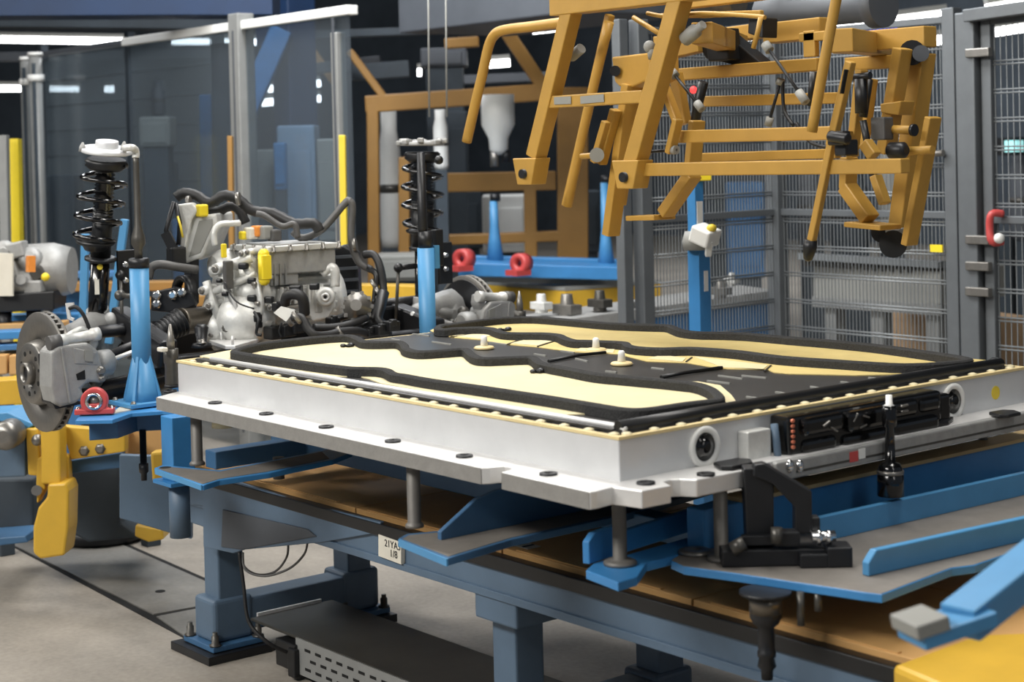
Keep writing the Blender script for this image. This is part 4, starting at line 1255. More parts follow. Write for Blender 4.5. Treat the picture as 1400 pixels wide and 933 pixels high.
    if front:
        hb = PD(96, 430, 5.0)
        part('hose_bracket', MB().prism([PD(89, 415, 5.0), PD(100, 414, 5.0), PD(101, 420, 5.0), PD(94, 422, 5.0), PD(96, 434, 5.0), PD(101, 436, 5.0), PD(100, 440, 5.0), PD(92, 436, 5.0)], FWD * .012), 'alu_milled', rt)
        part('brake_hose', MB().tube(smooth_path([PD(95, 422, 4.98), PD(104, 420, 4.97), PD(113, 429, 4.97), PD(120, 444, 4.98), PD(123, 454, 5.0)], 5), .006, 8), 'rubber', rt)
        part('sensor_cable', MB().tube(smooth_path([PD(122, 455, 5.0), PD(112, 450, 4.97), PD(100, 455, 4.95), PD(92, 460, 4.95)], 5), .009, 8), 'alu_cast', rt)
    return rt


T1, B1 = PY(146, 202, .09), PY(133, 436, .09)
suspension('wheel suspension at left with a coil spring strut and bare grey brake disc', T1, B1, Vector((-2.395, -.14, -.066)), -1, Vector((0.02, -.03, 0)), True)
T2, B2_ = PY(577, 193, 1.30), PY(579, 420, 1.30)
suspension('wheel suspension behind the second blue post, its lower half hidden by the pack', T2, B2_, Vector((-2.43, 1.50, -.066)), 1, Vector((0, .0, 0)), False)

# ================================================================ posts that hold the struts
post_base = Vector((-2.13, .055, -.158))
sp_ = root('support_post', 'light blue support post with a flared foot beside the left strut', 'post', post_base)
zt = lambda v: PD(191, v, (post_base - CAM).dot(FWD)).z
pc = PD(191, 400, (post_base - CAM).dot(FWD))
px_, py_ = pc.x, pc.y
part('post_tube', MB().cyl((px_, py_, -.15), (px_, py_, zt(365)), .0285, n=24), 'blue_paint', sp_)
part('post_collar', MB().lathe([(.0305, 0), (.0305, zt(354) - zt(366)), (.026, zt(353) - zt(366))], (px_, py_, zt(366)), ZA, 24), 'black_metal', sp_)
part('post_rod', MB().lathe([(.012, 0), (.012, .025), (.0125, .03), (.021, .045), (.020, .065), (.010, .10), (.009, zt(222) - zt(354)), (.0085, zt(212) - zt(354))], (px_, py_, zt(354)), ZA, 14), 'steel_dark', sp_)
part('rod_hook', MB().tube(smooth_path([Vector((px_, py_, zt(216))), Vector((px_, py_, zt(206))), PD(180, 202, 4.93), PD(170, 203, 4.95)], 4), .011, 10), 'alu_cast', sp_)
for a in range(4):
    d = Vector((math.cos(a * math.pi / 2 + .65), math.sin(a * math.pi / 2 + .65), 0))
    n_ = Vector((-d.y, d.x, 0))
    base = Vector((px_, py_, -.15))
    part('foot_gusset', MB().prism([base + d * .02 - n_ * .005, base + d * .062 - n_ * .005, base + d * .058 + ZA * .02 - n_ * .005, base + d * .028 + ZA * .135 - n_ * .005, base + d * .02 + ZA * .135 - n_ * .005], n_ * .010), 'blue_paint', sp_, .0015)
part('foot_flare', MB().lathe([(.058, 0), (.05, .03), (.029, .13)], (px_, py_, -.15), ZA, 6), 'blue_paint', sp_)
part('foot_flange', MB().box((px_, py_, -.154), (.15, .15, .012)), 'blue_paint', sp_, .002)
for dx, dy in ((.06, -.06), (.06, .06), (-.06, -.06)):
    part('flange_bolt', bolt_mb(Vector((px_ + dx, py_ + dy, -.148)), ZA, .007, .008), 'steel', sp_)
q = PY(164, 404, py_ - .02)
part('side_knob', MB().ball(q, .017).cyl(q, (px_, py_, q.z), .008), 'steel_dark', sp_)
# second post
c2 = PD(584, 420, 5.46)
sp2 = root('support_post', 'light blue round support post standing in front of the second strut', 'post', (c2.x, c2.y, -.30))
z2 = lambda v: PD(584, v, 5.46).z
part('post_tube', MB().cyl((c2.x, c2.y, -.30), (c2.x, c2.y, z2(339)), .0275, n=24), 'blue_paint', sp2)
part('post_tab', MB().box((c2.x + .01, c2.y + .034, z2(352)), (.012, .02, .075)), 'blue_paint', sp2)
part('post_neck', MB().cyl((c2.x, c2.y, z2(339)), (c2.x, c2.y, z2(316)), .024, n=16), 'black_metal', sp2)
part('guide_rod', MB().lathe([(.014, 0), (.017, .01), (.015, .06), (.013, .26)], (c2.x, c2.y - .01, z2(317)), ZA, 12), 'black_metal', sp2)
part('side_bracket', MB().box((c2.x - .01, c2.y + .055, z2(340)), (.03, .03, .12)), 'black_metal', sp2, .003)
part('tip_ball', MB().ball(PD(600, 219, 5.5), .015), 'black_plastic', sp2)
# tall narrow post with the white clamp, in front of the fence
c3 = PD(957, 420, 5.9)
sp3 = root('support_post', 'tall blue and white square post with a white clamp before the mesh fence', 'post', (c3.x, c3.y, FL))
z3 = lambda v: PD(957, v, 5.9).z
part('post_tube', MB().bb(c3.x - .028, c3.x + .028, c3.y - .028, c3.y + .028, FL, z3(338)), 'blue_deep', sp3, .002)
part('post_tube', MB().bb(c3.x - .022, c3.x + .018, c3.y - .030, c3.y + .012, z3(338), z3(248)), 'blue_deep', sp3, .002)
part('white_band', MB().bb(c3.x + .028, c3.x + .030, c3.y - .006, c3.y + .014, z3(398), z3(370)), 'white_plastic', sp3)
part('white_band', MB().bb(c3.x + .018, c3.x + .021, c3.y - .024, c3.y + .004, z3(315), z3(275)), 'white_plastic', sp3)
q = PD(964, 322, 5.8)
cb = part('clamp_block', MB().box(q, (.08, .085, .06), (Vector((.9, .2, -.35)).normalized(), Vector((-.2, .97, 0.1)).normalized(), Vector((.35, 0, .93)).normalized())), 'white_plastic', sp3, .008)
part('clamp_ring', MB().lathe([(.045, -.03), (.05, 0), (.04, .035)], PD(952, 330, 5.86), ZA, 16), 'cabinet_grey', sp3)
part('clamp_cap', MB().ball(PD(973, 312, 5.77), (.018, .018, .014)), 'sign_yellow', cb)
part('clamp_lever', MB().bar(PD(970, 330, 5.77), PD(968, 350, 5.8), .022, .018), 'white_plastic', cb, .003)
part('top_head', MB().bar(PD(946, 243, 5.88), PD(972, 242, 5.88), .035, .025), 'bright_yellow', sp3, .004)

for (a, b, lab) in (((171, 300), (149, 470), 'slanted light blue brace behind the left damper tube'), ((117, 320), (113, 470), 'upright light blue bar left of the left damper tube')):
    p0, p1 = PD(*a, 6.2), PD(*b, 6.2)
    rt = root('blue_brace', lab, 'brace', p1)
    part('brace_bar', MB().bar(p0, p1, .028, .028, up=FWD), 'blue_paint', rt, .003)
    part('brace_foot', MB().bb(p1.x - .012, p1.x + .012, p1.y - .012, p1.y + .012, PD(b[0], 640, 6.2).z, p1.z), 'hall_mid', rt, .003)
# ---------------------------------------------------------------- blue outrigger under the left post, red bearing, column
og = root('outrigger', 'blue outrigger bracket carrying the red bearing and the left blue post', 'bracket', PZ(180, 570, -.2))
zo = -.164
topo = [(103, 575), (112, 565), (160, 556), (175, 548), (236, 548), (240, 562), (222, 562), (180, 565), (154, 574)]
part('top_plate', MB().prism([PZ(u, v, zo) - ZA * .012 for u, v in topo], ZA * .012), 'blue_deep', og, .002)
yw = lambda u, v: PD(u, v, 4.86)
part('web_plate', MB().prism([PZ(u, v, zo - .012) + Vector((-.03, .03, 0)) for u, v in [(114, 577), (154, 574), (180, 565), (240, 562), (236, 555), (175, 556), (118, 570)]], ZA * -.062), 'beam_blue', og, .003)
col_ = PD(243, 600, 4.80)
part('column', MB().bb(col_.x - .035, col_.x + .035, col_.y - .035, col_.y + .035, PD(243, 655, 4.8).z, -.17), 'blue_deep', og, .003)
part('column_flange', MB().bb(col_.x - .055, col_.x + .055, col_.y - .055, col_.y + .055, PD(243, 655, 4.8).z - .012, PD(243, 655, 4.8).z), 'blue_deep', og, .002)
part('column_foot', MB().cyl((col_.x, col_.y, -.52), (col_.x, col_.y, PD(243, 655, 4.8).z - .012), .03, n=16), 'steel_blue', og)
part('hanging_stud', MB().lathe([(.010, 0), (.010, -.10), (.014, -.10), (.014, -.125), (.009, -.13), (.009, -.15)], PD(195, 588, 4.95), ZA, 12), 'black_metal', og)
part('shim_plate', MB().prism([PZ(u, v, zo + .0) for u, v in [(152, 567), (165, 557), (186, 553), (205, 556), (178, 562)]], ZA * .003), 'paper', og)
qr = PZ(130, 568, zo)
rb = root('bearing_block', 'small red pillow block bearing on the blue outrigger beside the brake disc', 'bearing', qr)
bax = Vector((.80, -.55, .0)).normalized()
bsd = Vector((-bax.y, bax.x, 0))
part('block_body', MB().ring(qr + ZA * .042 - bax * .016, bax, .038, .024, .032, 28).box(qr + ZA * .012, (.032, .112, .016), (bax, bsd, ZA)).box(qr + ZA * .02, (.030, .07, .03), (bax, bsd, ZA)), 'red_paint', rb, .003)
part('bearing_ring', MB().ring(qr + ZA * .042 - bax * .018, bax, .0245, .017, .036, 24), 'chrome', rb)
part('bearing_ball', MB().ball(qr + ZA * .042 - bax * .004, .0165), 'steel', rb)
for k in (-1, 1):
    part('block_bolt', bolt_mb(qr + bsd * (.047 * k) + ZA * .018, ZA, .006, .008), 'chrome', rb)

# cone pins at the pack corners
for (u, v0, vc, vt, t_, lab) in ((235, 530, 477, 443, 4.72, 'steel cone pin with grey sleeve at the left corner of the pack'), (711, 440, 425, 398, 5.75, 'steel cone pin behind the far foam seal')):
    b_ = PD(u, v0, t_)
    b_.z = max(b_.z, -.086) if u < 300 else -.06
    k = t_ / FPX
    rt = root('cone_pin', lab, 'pin', b_)
    h1 = PD(u, vc, t_).z - b_.z
    h2 = PD(u, vt, t_).z - b_.z
    part('sleeve', MB().lathe([(.016, 0), (.0185, .008), (.0185, h1 * .62), (.021, h1 * .64), (.021, h1)], b_, ZA, 18), 'steel_dark', rt)
    part('cone_tip', MB().lathe([(.0115, 0), (.0115, (h2 - h1) * .35), (.003, h2 - h1), ], b_ + ZA * h1, ZA, 16), 'steel', rt)
    if u < 300:
        part('base_ring', MB().ring(b_ + ZA * .001, ZA, .021, .0165, .007, 18), 'black_metal', rt)
        part('cream_clip', MB().box(PD(222, 478, 4.68), (.03, .02, .012)), 'paper', rt, .003)

# ================================================================ electric drive unit
du = root('drive_unit', 'silver electric drive unit with inverter and hoses behind the pack', 'motor', PD(360, 465, 5.4))
TT = 5.38
D_ = lambda u, v, t=TT: PD(u, v, t)
yd = Vector((0, -1, 0))
gc = D_(322, 415)
# gear casing: stacked bells with their axis across the car
part('gear_casing', MB().lathe([(.04, -.02), (.06, 0), (.085, .02), (.105, .06), (.112, .10), (.12, .105), (.12, .13), (.10, .14), (.09, .24)], D_(285, 440, 5.36), -yd, 28), 'alu_cast', du, .002)
part('gear_casing', MB().lathe([(.05, -.01), (.075, .0), (.09, .03), (.10, .07), (.10, .16)], D_(305, 395, 5.42), -yd, 24), 'alu_cast', du)
part('casing_neck', MB().lathe([(.035, 0), (.055, .03), (.06, .1)], D_(290, 365, 5.46), -yd, 20), 'alu_cast', du)
part('casing_bulge', MB().ball(D_(335, 438, 5.33), (.09, .10, .085), 16, 12), 'alu_cast', du)
part('casing_bulge', MB().ball(D_(350, 400, 5.36), (.07, .08, .06), 14, 10), 'alu_cast', du)
part('casing_bulge', MB().ball(D_(300, 448, 5.33), (.06, .06, .055), 14, 10), 'alu_cast', du)
for (a, b, r) in (((288, 372), (345, 352), .016), ((300, 360), (320, 440), .014), ((330, 350), (352, 392), .016), ((290, 400), (350, 375), .012), ((318, 428), (372, 445), .014), ((345, 400), (372, 460), .013), ((282, 385), (300, 440), .013)):
    part('casing_rib', MB().tube([D_(*a, 5.31), D_(*b, 5.29)], r, 8), 'alu_cast', du)
for u, v, r in ((276, 398, .017), (285, 418, .015), (294, 368, .02), (330, 347, .014), (371, 455, .014), (289, 458, .014), (338, 345, .012), (368, 420, .013), (360, 380, .012)):
    q = D_(u, v, 5.28)
    bs = part('casing_boss', MB().cyl(q + YA * .06 - XA * .03, q, r, r * .85, 12), 'alu_cast', du)
    part('boss_bolt', bolt_mb(q, Vector((.5, -1, 0)), r * .5, .008), 'steel', bs)
q = D_(311, 449, 5.24)
pl_ = part('drain_boss', MB().lathe([(.03, 0), (.026, .03), (.02, .034)], D_(316, 448, 5.30), Vector((.5, -.8, 0)), 14), 'alu_cast', du)
part('drain_plug', MB().cyl(D_(310, 449, 5.262), D_(308.5, 449, 5.25), .013, n=8), 'steel_dark', pl_)
part('sensor_plate', MB().box(D_(312, 376, 5.27), (.02, .03, .09)), 'hose_grey', du, .004)
part('inner_rotor', MB().ring(D_(258, 402, 5.42), yd, .062, .048, .03, 24), 'black_metal', du)
# drive shaft
s0, s1 = D_(284, 437, 5.33), D_(251, 440, 5.26)
part('shaft_sleeve', MB().lathe([(.041, 0), (.041, (s1 - s0).length), (.043, (s1 - s0).length), (.043, (s1 - s0).length + .012)], s0, s1 - s0, 24), 'sleeve_metal', du)
e0, e1 = s1 + (s1 - s0) * .1, D_(205, 462, 5.18)
Lb = (e1 - e0).length
pr = []
for i in range(9):
    k = i / 9
    pr += [(.046 - .018 * k, Lb * k), (.046 - .018 * k, Lb * (k + .04)), (.030 - .014 * k, Lb * (k + .075))]
part('shaft_boot', MB().lathe(pr, e0, e1 - e0, 20), 'black_plastic', du)
part('drive_shaft', MB().cyl(e1, Vector((-2.395, -.03, -.066)), .014, n=12), 'black_metal', du)
# inverter box
ci = D_(368, 341, 5.30)
zi0, zi1 = D_(368, 392, 5.30).z, ci.z
wX, wY = .23, .25
inv = part('inverter_housing', MB().bb(ci.x - wX, ci.x, ci.y, ci.y + wY, zi0 + .035, zi1 - .008), 'alu_grey', du, .005)
part('inverter_neck', MB().bb(ci.x - wX * .9, ci.x - .006, ci.y + .008, ci.y + .11, zi0, zi0 + .04), 'alu_grey', du, .004)
part('inverter_lid', MB().bb(ci.x - wX - .008, ci.x + .008, ci.y - .008, ci.y + wY + .008, zi1 - .010, zi1 + .008), 'alu_cast', inv, .003)
part('lid_panel', MB().bb(ci.x - wX + .03, ci.x - .03, ci.y + .03, ci.y + wY - .03, zi1 + .008, zi1 + .013), 'alu_grey', inv, .003)
for k in range(5):
    part('lid_screw', bolt_mb(Vector((ci.x + .008, ci.y + .01 + k * .062, zi1 - .012)), ZA, .007, .024), 'steel', inv)
for k in range(4):
    part('lid_screw', bolt_mb(Vector((ci.x - .02 - k * .062, ci.y - .008, zi1 - .012)), ZA, .007, .024), 'steel', inv)
for k in range(3):
    part('housing_rib', MB().bb(ci.x - .001, ci.x + .004, ci.y + .015 + k * .02, ci.y + .02 + k * .02, zi0 + .002, zi0 + .07), 'alu_grey', inv)
part('side_port', MB().bb(ci.x - .16, ci.x - .06, ci.y - .012, ci.y, zi0 + .02, zi1 - .03), 'paper', inv, .004)
yp = part('service_plug', MB().lathe([(.018, -.002), (.02, .0), (.02, .001)], ci, ZA, 8), 'bright_yellow', inv)
bpy.data.objects.remove(yp)
ypl = D_(361, 366, 5.265)
zy0, zy1 = D_(361, 389, 5.265).z, D_(361, 342, 5.265).z
part('yellow_cover', MB().tube([Vector((ypl.x, ypl.y, zy0 + .014)), Vector((ypl.x, ypl.y, zy1 - .014))], .0185, 12).ball((ypl.x, ypl.y, zy0 + .014), .0185).ball((ypl.x, ypl.y, zy1 - .014), .0185).box((ypl.x + .005, ypl.y, (zy0 + zy1) / 2), (.03, .03, zy1 - zy0 - .035)), 'bright_yellow', du, label='bright yellow service plug cover')
# connectors on the top
for (u, v, s, m) in ((333, 322, .025, 'bright_yellow'), (343, 319, .035, 'paper'), (352, 316, .032, 'orange'), (362, 318, .04, 'cabinet_grey'), (375, 322, .035, 'hose_grey')):
    part('connector', MB().box(D_(u, v, 5.42), (s * 1.2, s, s * 1.1)), m, du, .006)
part('yellow_clip', MB().box(D_(306, 343, 5.3), (.012, .018, .045)), 'bright_yellow', du, .004)
# finned motor housing, right hand side
mc = D_(352, 412, 5.40)
motor = MB()
part('motor_housing', MB().lathe([(.09, 0), (.10, .01), (.10, .24), (.11, .245), (.11, .275), (.085, .29), (.06, .30)], D_(352, 415, 5.42), YA, 30), 'alu_cast', du)
for k in range(10):
    a = -.9 + k * .28
    q = D_(352, 415, 5.42)
    d = Vector((math.cos(a), 0, math.sin(a)))
    part('cooling_fin', MB().bar(q + d * .098 + YA * .02, q + d * .098 + YA * .235, .005, .03, up=d), 'alu_cast', du)
rl = D_(446, 405, 5.40)
part('mount_lug', MB().ring(rl, Vector((.8, -.6, 0)), .030, .014, .04, 20).bar(rl + Vector((-.01, -.01, -.02)), D_(425, 415, 5.45), .04, .06), 'alu_cast', du)
part('lug_bush', MB().ring(rl - Vector((.004, -.003, 0)), Vector((.8, -.6, 0)), .014, .007, .05, 16), 'alu_milled', du)
part('mount_plate', MB().prism([D_(u, v, 5.40) for u, v in [(416, 398), (440, 392), (455, 400), (457, 422), (448, 435), (428, 440), (418, 425)]], FWD * .05), 'alu_cast', du, .006)
part('fin_block', MB().bb(ci.x - .05, ci.x, ci.y + .03, ci.y + .2, zi0 - .055, zi0 - .01), 'alu_grey', du, .004)
for k in range(7):
    part('cooling_fin', MB().bb(ci.x - .0, ci.x + .012, ci.y + .035 + k * .025, ci.y + .042 + k * .025, zi0 - .06, zi0 - .005), 'alu_cast', du)
part('pipe_elbow', MB().tube(smooth_path([D_(440, 375, 5.45), D_(452, 366, 5.45), D_(458, 372, 5.45), D_(458, 392, 5.45)], 5), .016, 10), 'alu_cast', du)
# dark module behind the motor at right
part('dark_module', MB().prism([D_(u, v, 5.62) for u, v in [(455, 340), (470, 335), (488, 345), (492, 425), (470, 432), (456, 425)]], FWD * .12), 'black_metal', du, .008)
for k in range(5):
    part('module_rib', MB().bar(D_(457, 352 + k * 16, 5.61), D_(490, 350 + k * 16, 5.61), .012, .01), 'duct_grey', du)
pm = D_(489, 420, 5.30)
part('water_pump', MB().lathe([(.046, 0), (.046, .012), (.038, .014), (.038, .028), (.030, .030), (.030, .042), (.018, .046), (.018, .06)], pm, Vector((.75, -.6, .2)), 22), 'steel', du)
for k in range(10):
    a = k * math.pi * 2 / 10
    d_, s_, u_ = frame(Vector((.75, -.6, .2)))
    part('pump_tooth', MB().box(pm + (s_ * math.cos(a) + u_ * math.sin(a)) * .045 + d_ * .008, (.014, .012, .012), (d_, s_, u_)), 'steel', du)
# base plate and studs
part('base_plate', MB().prism([PZ(u, v, -.02) for u, v in [(285, 470), (300, 464), (330, 462), (362, 463), (350, 470), (322, 478), (308, 478)]], ZA * .012), 'alu_milled', du, .002)
for u, v in ((303, 466), (335, 465), (318, 473), (345, 462)):
    part('base_stud', MB().cyl(PZ(u, v, -.01), PZ(u, v, -.01) + ZA * .03, .004, n=8), 'alu_milled', du)
part('foot_mount', MB().lathe([(.032, 0), (.028, .012), (.015, .016), (.022, .06), (.014, .07)], PD(276, 475, 5.1), ZA, 14), 'black_metal', du)
part('foot_nut', bolt_mb(PD(276, 470, 5.08), ZA, .011, .014), 'steel', du)
# black subframe that joins the two wheels
part('subframe_beam', MB().bar((-2.46, .17, -.02), (-2.46, 1.20, -.02), .08, .10), 'black_metal', du, .012)
part('subframe_beam', MB().bar((-2.24, .17, -.07), (-2.24, 1.20, -.07), .07, .06), 'black_metal', du, .012)
part('subframe_beam', MB().bar((-2.52, .16, .06), (-2.20, .17, -.03), .06, .09), 'black_metal', du, .01)
part('subframe_beam', MB().bar((-2.5, 1.19, .0), (-2.20, 1.19, -.05), .06, .09), 'black_metal', du, .01)
part('subframe_plate', MB().prism([D_(u, v, 5.34) for u, v in [(206, 400), (238, 393), (262, 400), (268, 418), (240, 428), (206, 425)]], FWD * .04), 'black_metal', du, .004)
for u, v in ((214, 404), (236, 404), (248, 400), (214, 416), (221, 445), (213, 457)):
    part('subframe_bolt', bolt_mb(D_(u, v, 5.33), Vector((.8, -.55, .1)), .012, .014), 'chrome', du)


def hose(name, pts, r, m, t=5.3, n=8, k=5, ribs=False):
    P = [PD(p[0], p[1], p[2] if len(p) > 2 else t) for p in pts]
    S = smooth_path(P, k)
    rr = [r * (1.12 if (ribs and i % 2) else 1.0) for i in range(len(S))]
    return part(name, MB().tube(S, rr, n), m, du)


Q = lambda x, y, t=5.3: (200 + x / 3.455, 230 + y / 3.455, t)
hose('coolant_hose', [Q(140, 140, 5.5), Q(180, 118, 5.5), Q(240, 130, 5.48), Q(300, 165, 5.46), Q(365, 130, 5.45), Q(430, 145, 5.45), Q(500, 200, 5.45), Q(600, 215, 5.45), Q(700, 262, 5.42), Q(790, 262, 5.42), Q(820, 300, 5.42)], .0165, 'rubber', ribs=True)
hose('coolant_hose', [Q(270, 185, 5.52), Q(330, 205, 5.5), Q(400, 180, 5.5), Q(440, 200, 5.5), Q(470, 260, 5.5)], .015, 'rubber', ribs=True)
hose('coolant_pipe', [Q(520, 215), Q(560, 225), Q(640, 275), Q(700, 265), Q(715, 330)], .010, 'hose_grey')
hose('coolant_pipe', [Q(690, 300, 5.5), Q(740, 330, 5.5), Q(830, 290, 5.5), Q(940, 165, 5.5), Q(962, 158, 5.5), Q(974, 190, 5.5), Q(968, 330, 5.5), Q(1000, 440, 5.5), Q(1065, 480, 5.5)], .012, 'hose_grey')
hose('refrigerant_pipe', [Q(325, 365, 5.35), Q(318, 310, 5.35), Q(345, 268, 5.36), Q(400, 262, 5.38), Q(440, 260, 5.4)], .0105, 'alu_cast')
hose('coolant_hose', [Q(1030, 410, 5.5), Q(1075, 410, 5.48), Q(1105, 470, 5.46), Q(1120, 570, 5.45), Q(1110, 650, 5.42)], .013, 'rubber')
hose('coolant_hose', [Q(1045, 470, 5.5), Q(1085, 500, 5.46), Q(1085, 560, 5.45), Q(1075, 640, 5.42)], .010, 'black_plastic')
hose('coolant_hose', [Q(1120, 590, 5.4), Q(1105, 650, 5.36), Q(1090, 720, 5.33), Q(1140, 760, 5.33)], .02, 'black_plastic')
hose('coolant_hose', [Q(655, 640, 5.22), Q(665, 605, 5.2), Q(705, 595, 5.18), Q(740, 620, 5.18), Q(748, 690, 5.2)], .017, 'rubber')
hose('coolant_hose', [Q(690, 705, 5.1), Q(735, 710, 5.09), Q(765, 760, 5.08), Q(800, 790, 5.08), Q(860, 790, 5.12), Q(920, 775, 5.16), Q(1000, 770, 5.22), Q(1050, 790, 5.28)], .0135, 'rubber')
hose('coolant_hose', [Q(790, 755, 5.15), Q(880, 755, 5.18), Q(960, 740, 5.22), Q(1040, 705, 5.28)], .0135, 'rubber')
hose('coolant_hose', [Q(880, 720, 5.3), Q(940, 700, 5.3), Q(1010, 690, 5.33), Q(1080, 665, 5.36)], .012, 'black_plastic')
hose('coolant_hose', [Q(1030, 760, 5.34), Q(1090, 740, 5.33), Q(1130, 770, 5.33), Q(1120, 800, 5.34), Q(1060, 800, 5.34)], .02, 'black_plastic')
hose('cable', [Q(10, 520, 5.3), Q(25, 470, 5.3), Q(70, 455, 5.3), Q(150, 468, 5.32), Q(240, 480, 5.36)], .014, 'hose_grey')
hose('cable', [Q(370, 540, 5.24), Q(400, 600, 5.23), Q(440, 640, 5.22), Q(510, 665, 5.22)], .003, 'black_plastic')
hose('cable', [Q(640, 730, 5.13), Q(628, 770, 5.13), Q(640, 800, 5.13)], .003, 'black_plastic')
hose('cable', [Q(510, 680, 5.22), Q(530, 720, 5.2), Q(520, 780, 5.2), Q(545, 790, 5.2)], .005, 'black_plastic')
for u, v, s in ((350, 435, .03), (352, 444, .025), (375, 455, .05), (392, 452, .045), (405, 448, .04), (455, 440, .035), (520, 452, .04), (535, 446, .04), (505, 455, .03), (380, 420, .03), (470, 448, .03)):
    part('plug_housing', MB().box(D_(u, v, 5.27), (s * 1.1, s, s * .8)).box(D_(u + 2, v - 4, 5.26), (s * .6, s * .5, s * .6)), 'black_plastic', du, .004)
tgp = [D_(u, v, 5.1) for u, v in [(374, 428), (384, 419), (404, 424), (391, 440)]]
part('paper_tag', MB().prism(tgp, FWD * .002), 'white_plastic', du)

part('casing_seam', MB().ring(D_(328, 412, 5.36), -yd, .128, .105, .014, 36), 'alu_cast', du)
part('casing_seam', MB().ring(D_(300, 436, 5.33), -yd, .112, .09, .010, 32), 'alu_grey', du)
for k in range(12):
    a = k * math.pi / 6
    q = D_(328, 412, 5.36) + Vector((math.cos(a) * .122, -.004, math.sin(a) * .122))
    part('seam_bolt', bolt_mb(q, yd, .007, .012), 'steel', du)
for u, v, t_ in ((258.4, 277, 5.45), (326, 272, 5.43), (395, 438, 5.19), (429, 457, 5.10), (466, 455, 5.16), (512, 390, 5.44), (518, 400, 5.43), (520, 412, 5.42), (500, 428, 5.33), (406, 434, 5.08), (485, 335, 5.49)):
    part('hose_clamp', MB().lathe([(.021, -.006), (.0225, -.004), (.0225, .004), (.021, .006)], PD(u, v, t_), Vector((.5, .6, .5)) if v > 380 else Vector((.6, .6, .1)), 14), 'steel', du)
for u, v, s in ((345, 408, .03), (356, 414, .025), (333, 364, .03), (368, 410, .03), (405, 396, .04), (430, 392, .03), (308, 402, .022), (345, 384, .028), (300, 384, .02)):
    part('shadow_block', MB().box(D_(u, v, 5.285), (s, s * .8, s * .7), (Vector((.8, .6, 0)), Vector((-.6, .8, 0)), ZA)), 'black_plastic', du, .005)  # black blocks standing in for shadow between casing parts
# tilted control unit on its black bracket
cu_ = root('control_unit', 'tilted grey aluminium control box on a black bracket above the gear casing', 'electronics', D_(265, 362, 5.45))
n0, n1, n2, n3 = D_(275, 297, 5.42), D_(296, 293, 5.50), D_(275, 350, 5.50), D_(251, 358, 5.42)
part('box_body', MB().prism([D_(u, v, 5.42) for u, v in [(264, 296), (296, 292), (297, 304), (277, 352), (252, 361), (250, 352)]], Vector((-.14, .14, 0))), 'alu_cast', cu_, .008)
part('box_face', MB().prism([D_(u, v, 5.418) for u, v in [(272, 302), (291, 299), (291, 308), (274, 346), (258, 352)]], FWD * .004), 'cabinet_grey', cu_, .002)
part('front_frame', MB().prism([D_(u, v, 5.40) for u, v in [(241, 280), (262, 277), (272, 288), (262, 300), (252, 350), (246, 346), (246, 310)]], FWD * .06), 'alu_cast', cu_, .006)
part('bracket', MB().tube([D_(238, 276, 5.38), D_(227, 315, 5.38), D_(240, 352, 5.38)], .008, 6).tube([D_(240, 278, 5.38), D_(246, 305, 5.38), D_(244, 335, 5.38)], .008, 6).bar(D_(226, 318, 5.38), D_(238, 342, 5.38), .018, .03), 'black_metal', cu_)
part('bracket', MB().box(D_(241, 350, 5.39), (.05, .05, .06)), 'black_plastic', cu_, .006)
part('yellow_plug', MB().box(D_(276, 288, 5.41), (.03, .035, .04)), 'bright_yellow', cu_, .006)
part('green_wire', MB().tube([D_(243, 296, 5.37), D_(247, 310, 5.36), D_(250, 325, 5.36)], .004, 6), 'sign_yellow', cu_)
part('bracket_leg', MB().bar(D_(262, 352, 5.46), D_(262, 415, 5.46), .03, .05), 'black_metal', cu_, .004)
# ================================================================ yellow lifting gripper
YG, YR = 1.02, 1.5
gr = root('lifting_gripper', 'large yellow lifting gripper of square tubes hanging above the pack', 'gripper', PY(980, 120, 1.2))


def gbar(a, b, wpx, y=YG, name='frame_bar', m='gripper_yellow', th=None, y1=None, bev=.003):
    p0, p1 = PY(*a, y), PY(*b, y if y1 is None else y1)
    wd = wpx / FPX * ((p0 + p1) / 2 - CAM).dot(FWD) * (.80 if abs(a[1] - b[1]) > abs(a[0] - b[0]) else 1.0)
    return part(name, MB().bar(p0, p1, th or wd, wd, up=Vector((0, 0, 1)) if abs(a[0] - b[0]) > abs(a[1] - b[1]) else Vector((0, 0, 1)).cross(YA)), m, gr, bev)


def gtube(pts, rpx, y=YG, name='frame_tube', m='gripper_yellow', n=12, k=4, smooth=True):
    P = [PY(p[0], p[1], p[2] if len(p) > 2 else y) for p in pts]
    r = rpx / FPX * (P[0] - CAM).dot(FWD)
    return part(name, MB().tube(smooth_path(P, k) if smooth else P, r, n), m, gr)


# front ladder at the left
gbar((733, 215), (795, -40), 27, name='ladder_bar')
gbar((866, 232), (941, -40), 31, name='ladder_bar')
lb = gbar((752, 140), (884, 132), 17, name='ladder_rung')
for a, b in (((765, 138), (788, 137)), ((801, 137), (833, 134))):
    p0, p1 = PY(*a, YG), PY(*b, YG)
    part('rung_label', MB().bar(p0 - YA * .021, p1 - YA * .021, .001, .022), 'cabinet_grey', lb)
gbar((760, 10), (960, -14), 26, name='top_beam')
for u, v in ((727, 232), (865, 236)):
    q = PY(u, v, YG)
    ep = part('end_plate', MB().prism([q + Vector((-.055, -.03, .035)), q + Vector((.055, -.03, .035)), q + Vector((.03, -.03, -.045)), q + Vector((-.035, -.03, -.045))], YA * .06), 'gripper_yellow', gr, .003)
    part('pivot_pin', MB().cyl(q + Vector((0, -.042, -.012)), q + Vector((0, .04, -.012)), .014, n=12), 'black_metal', ep)
gtube([(775, 30), (730, 36), (690, 41), (676, 48), (668, 64), (660, 100), (648, 150), (638, 194)], 7.5, YG + .04, name='bent_tube')
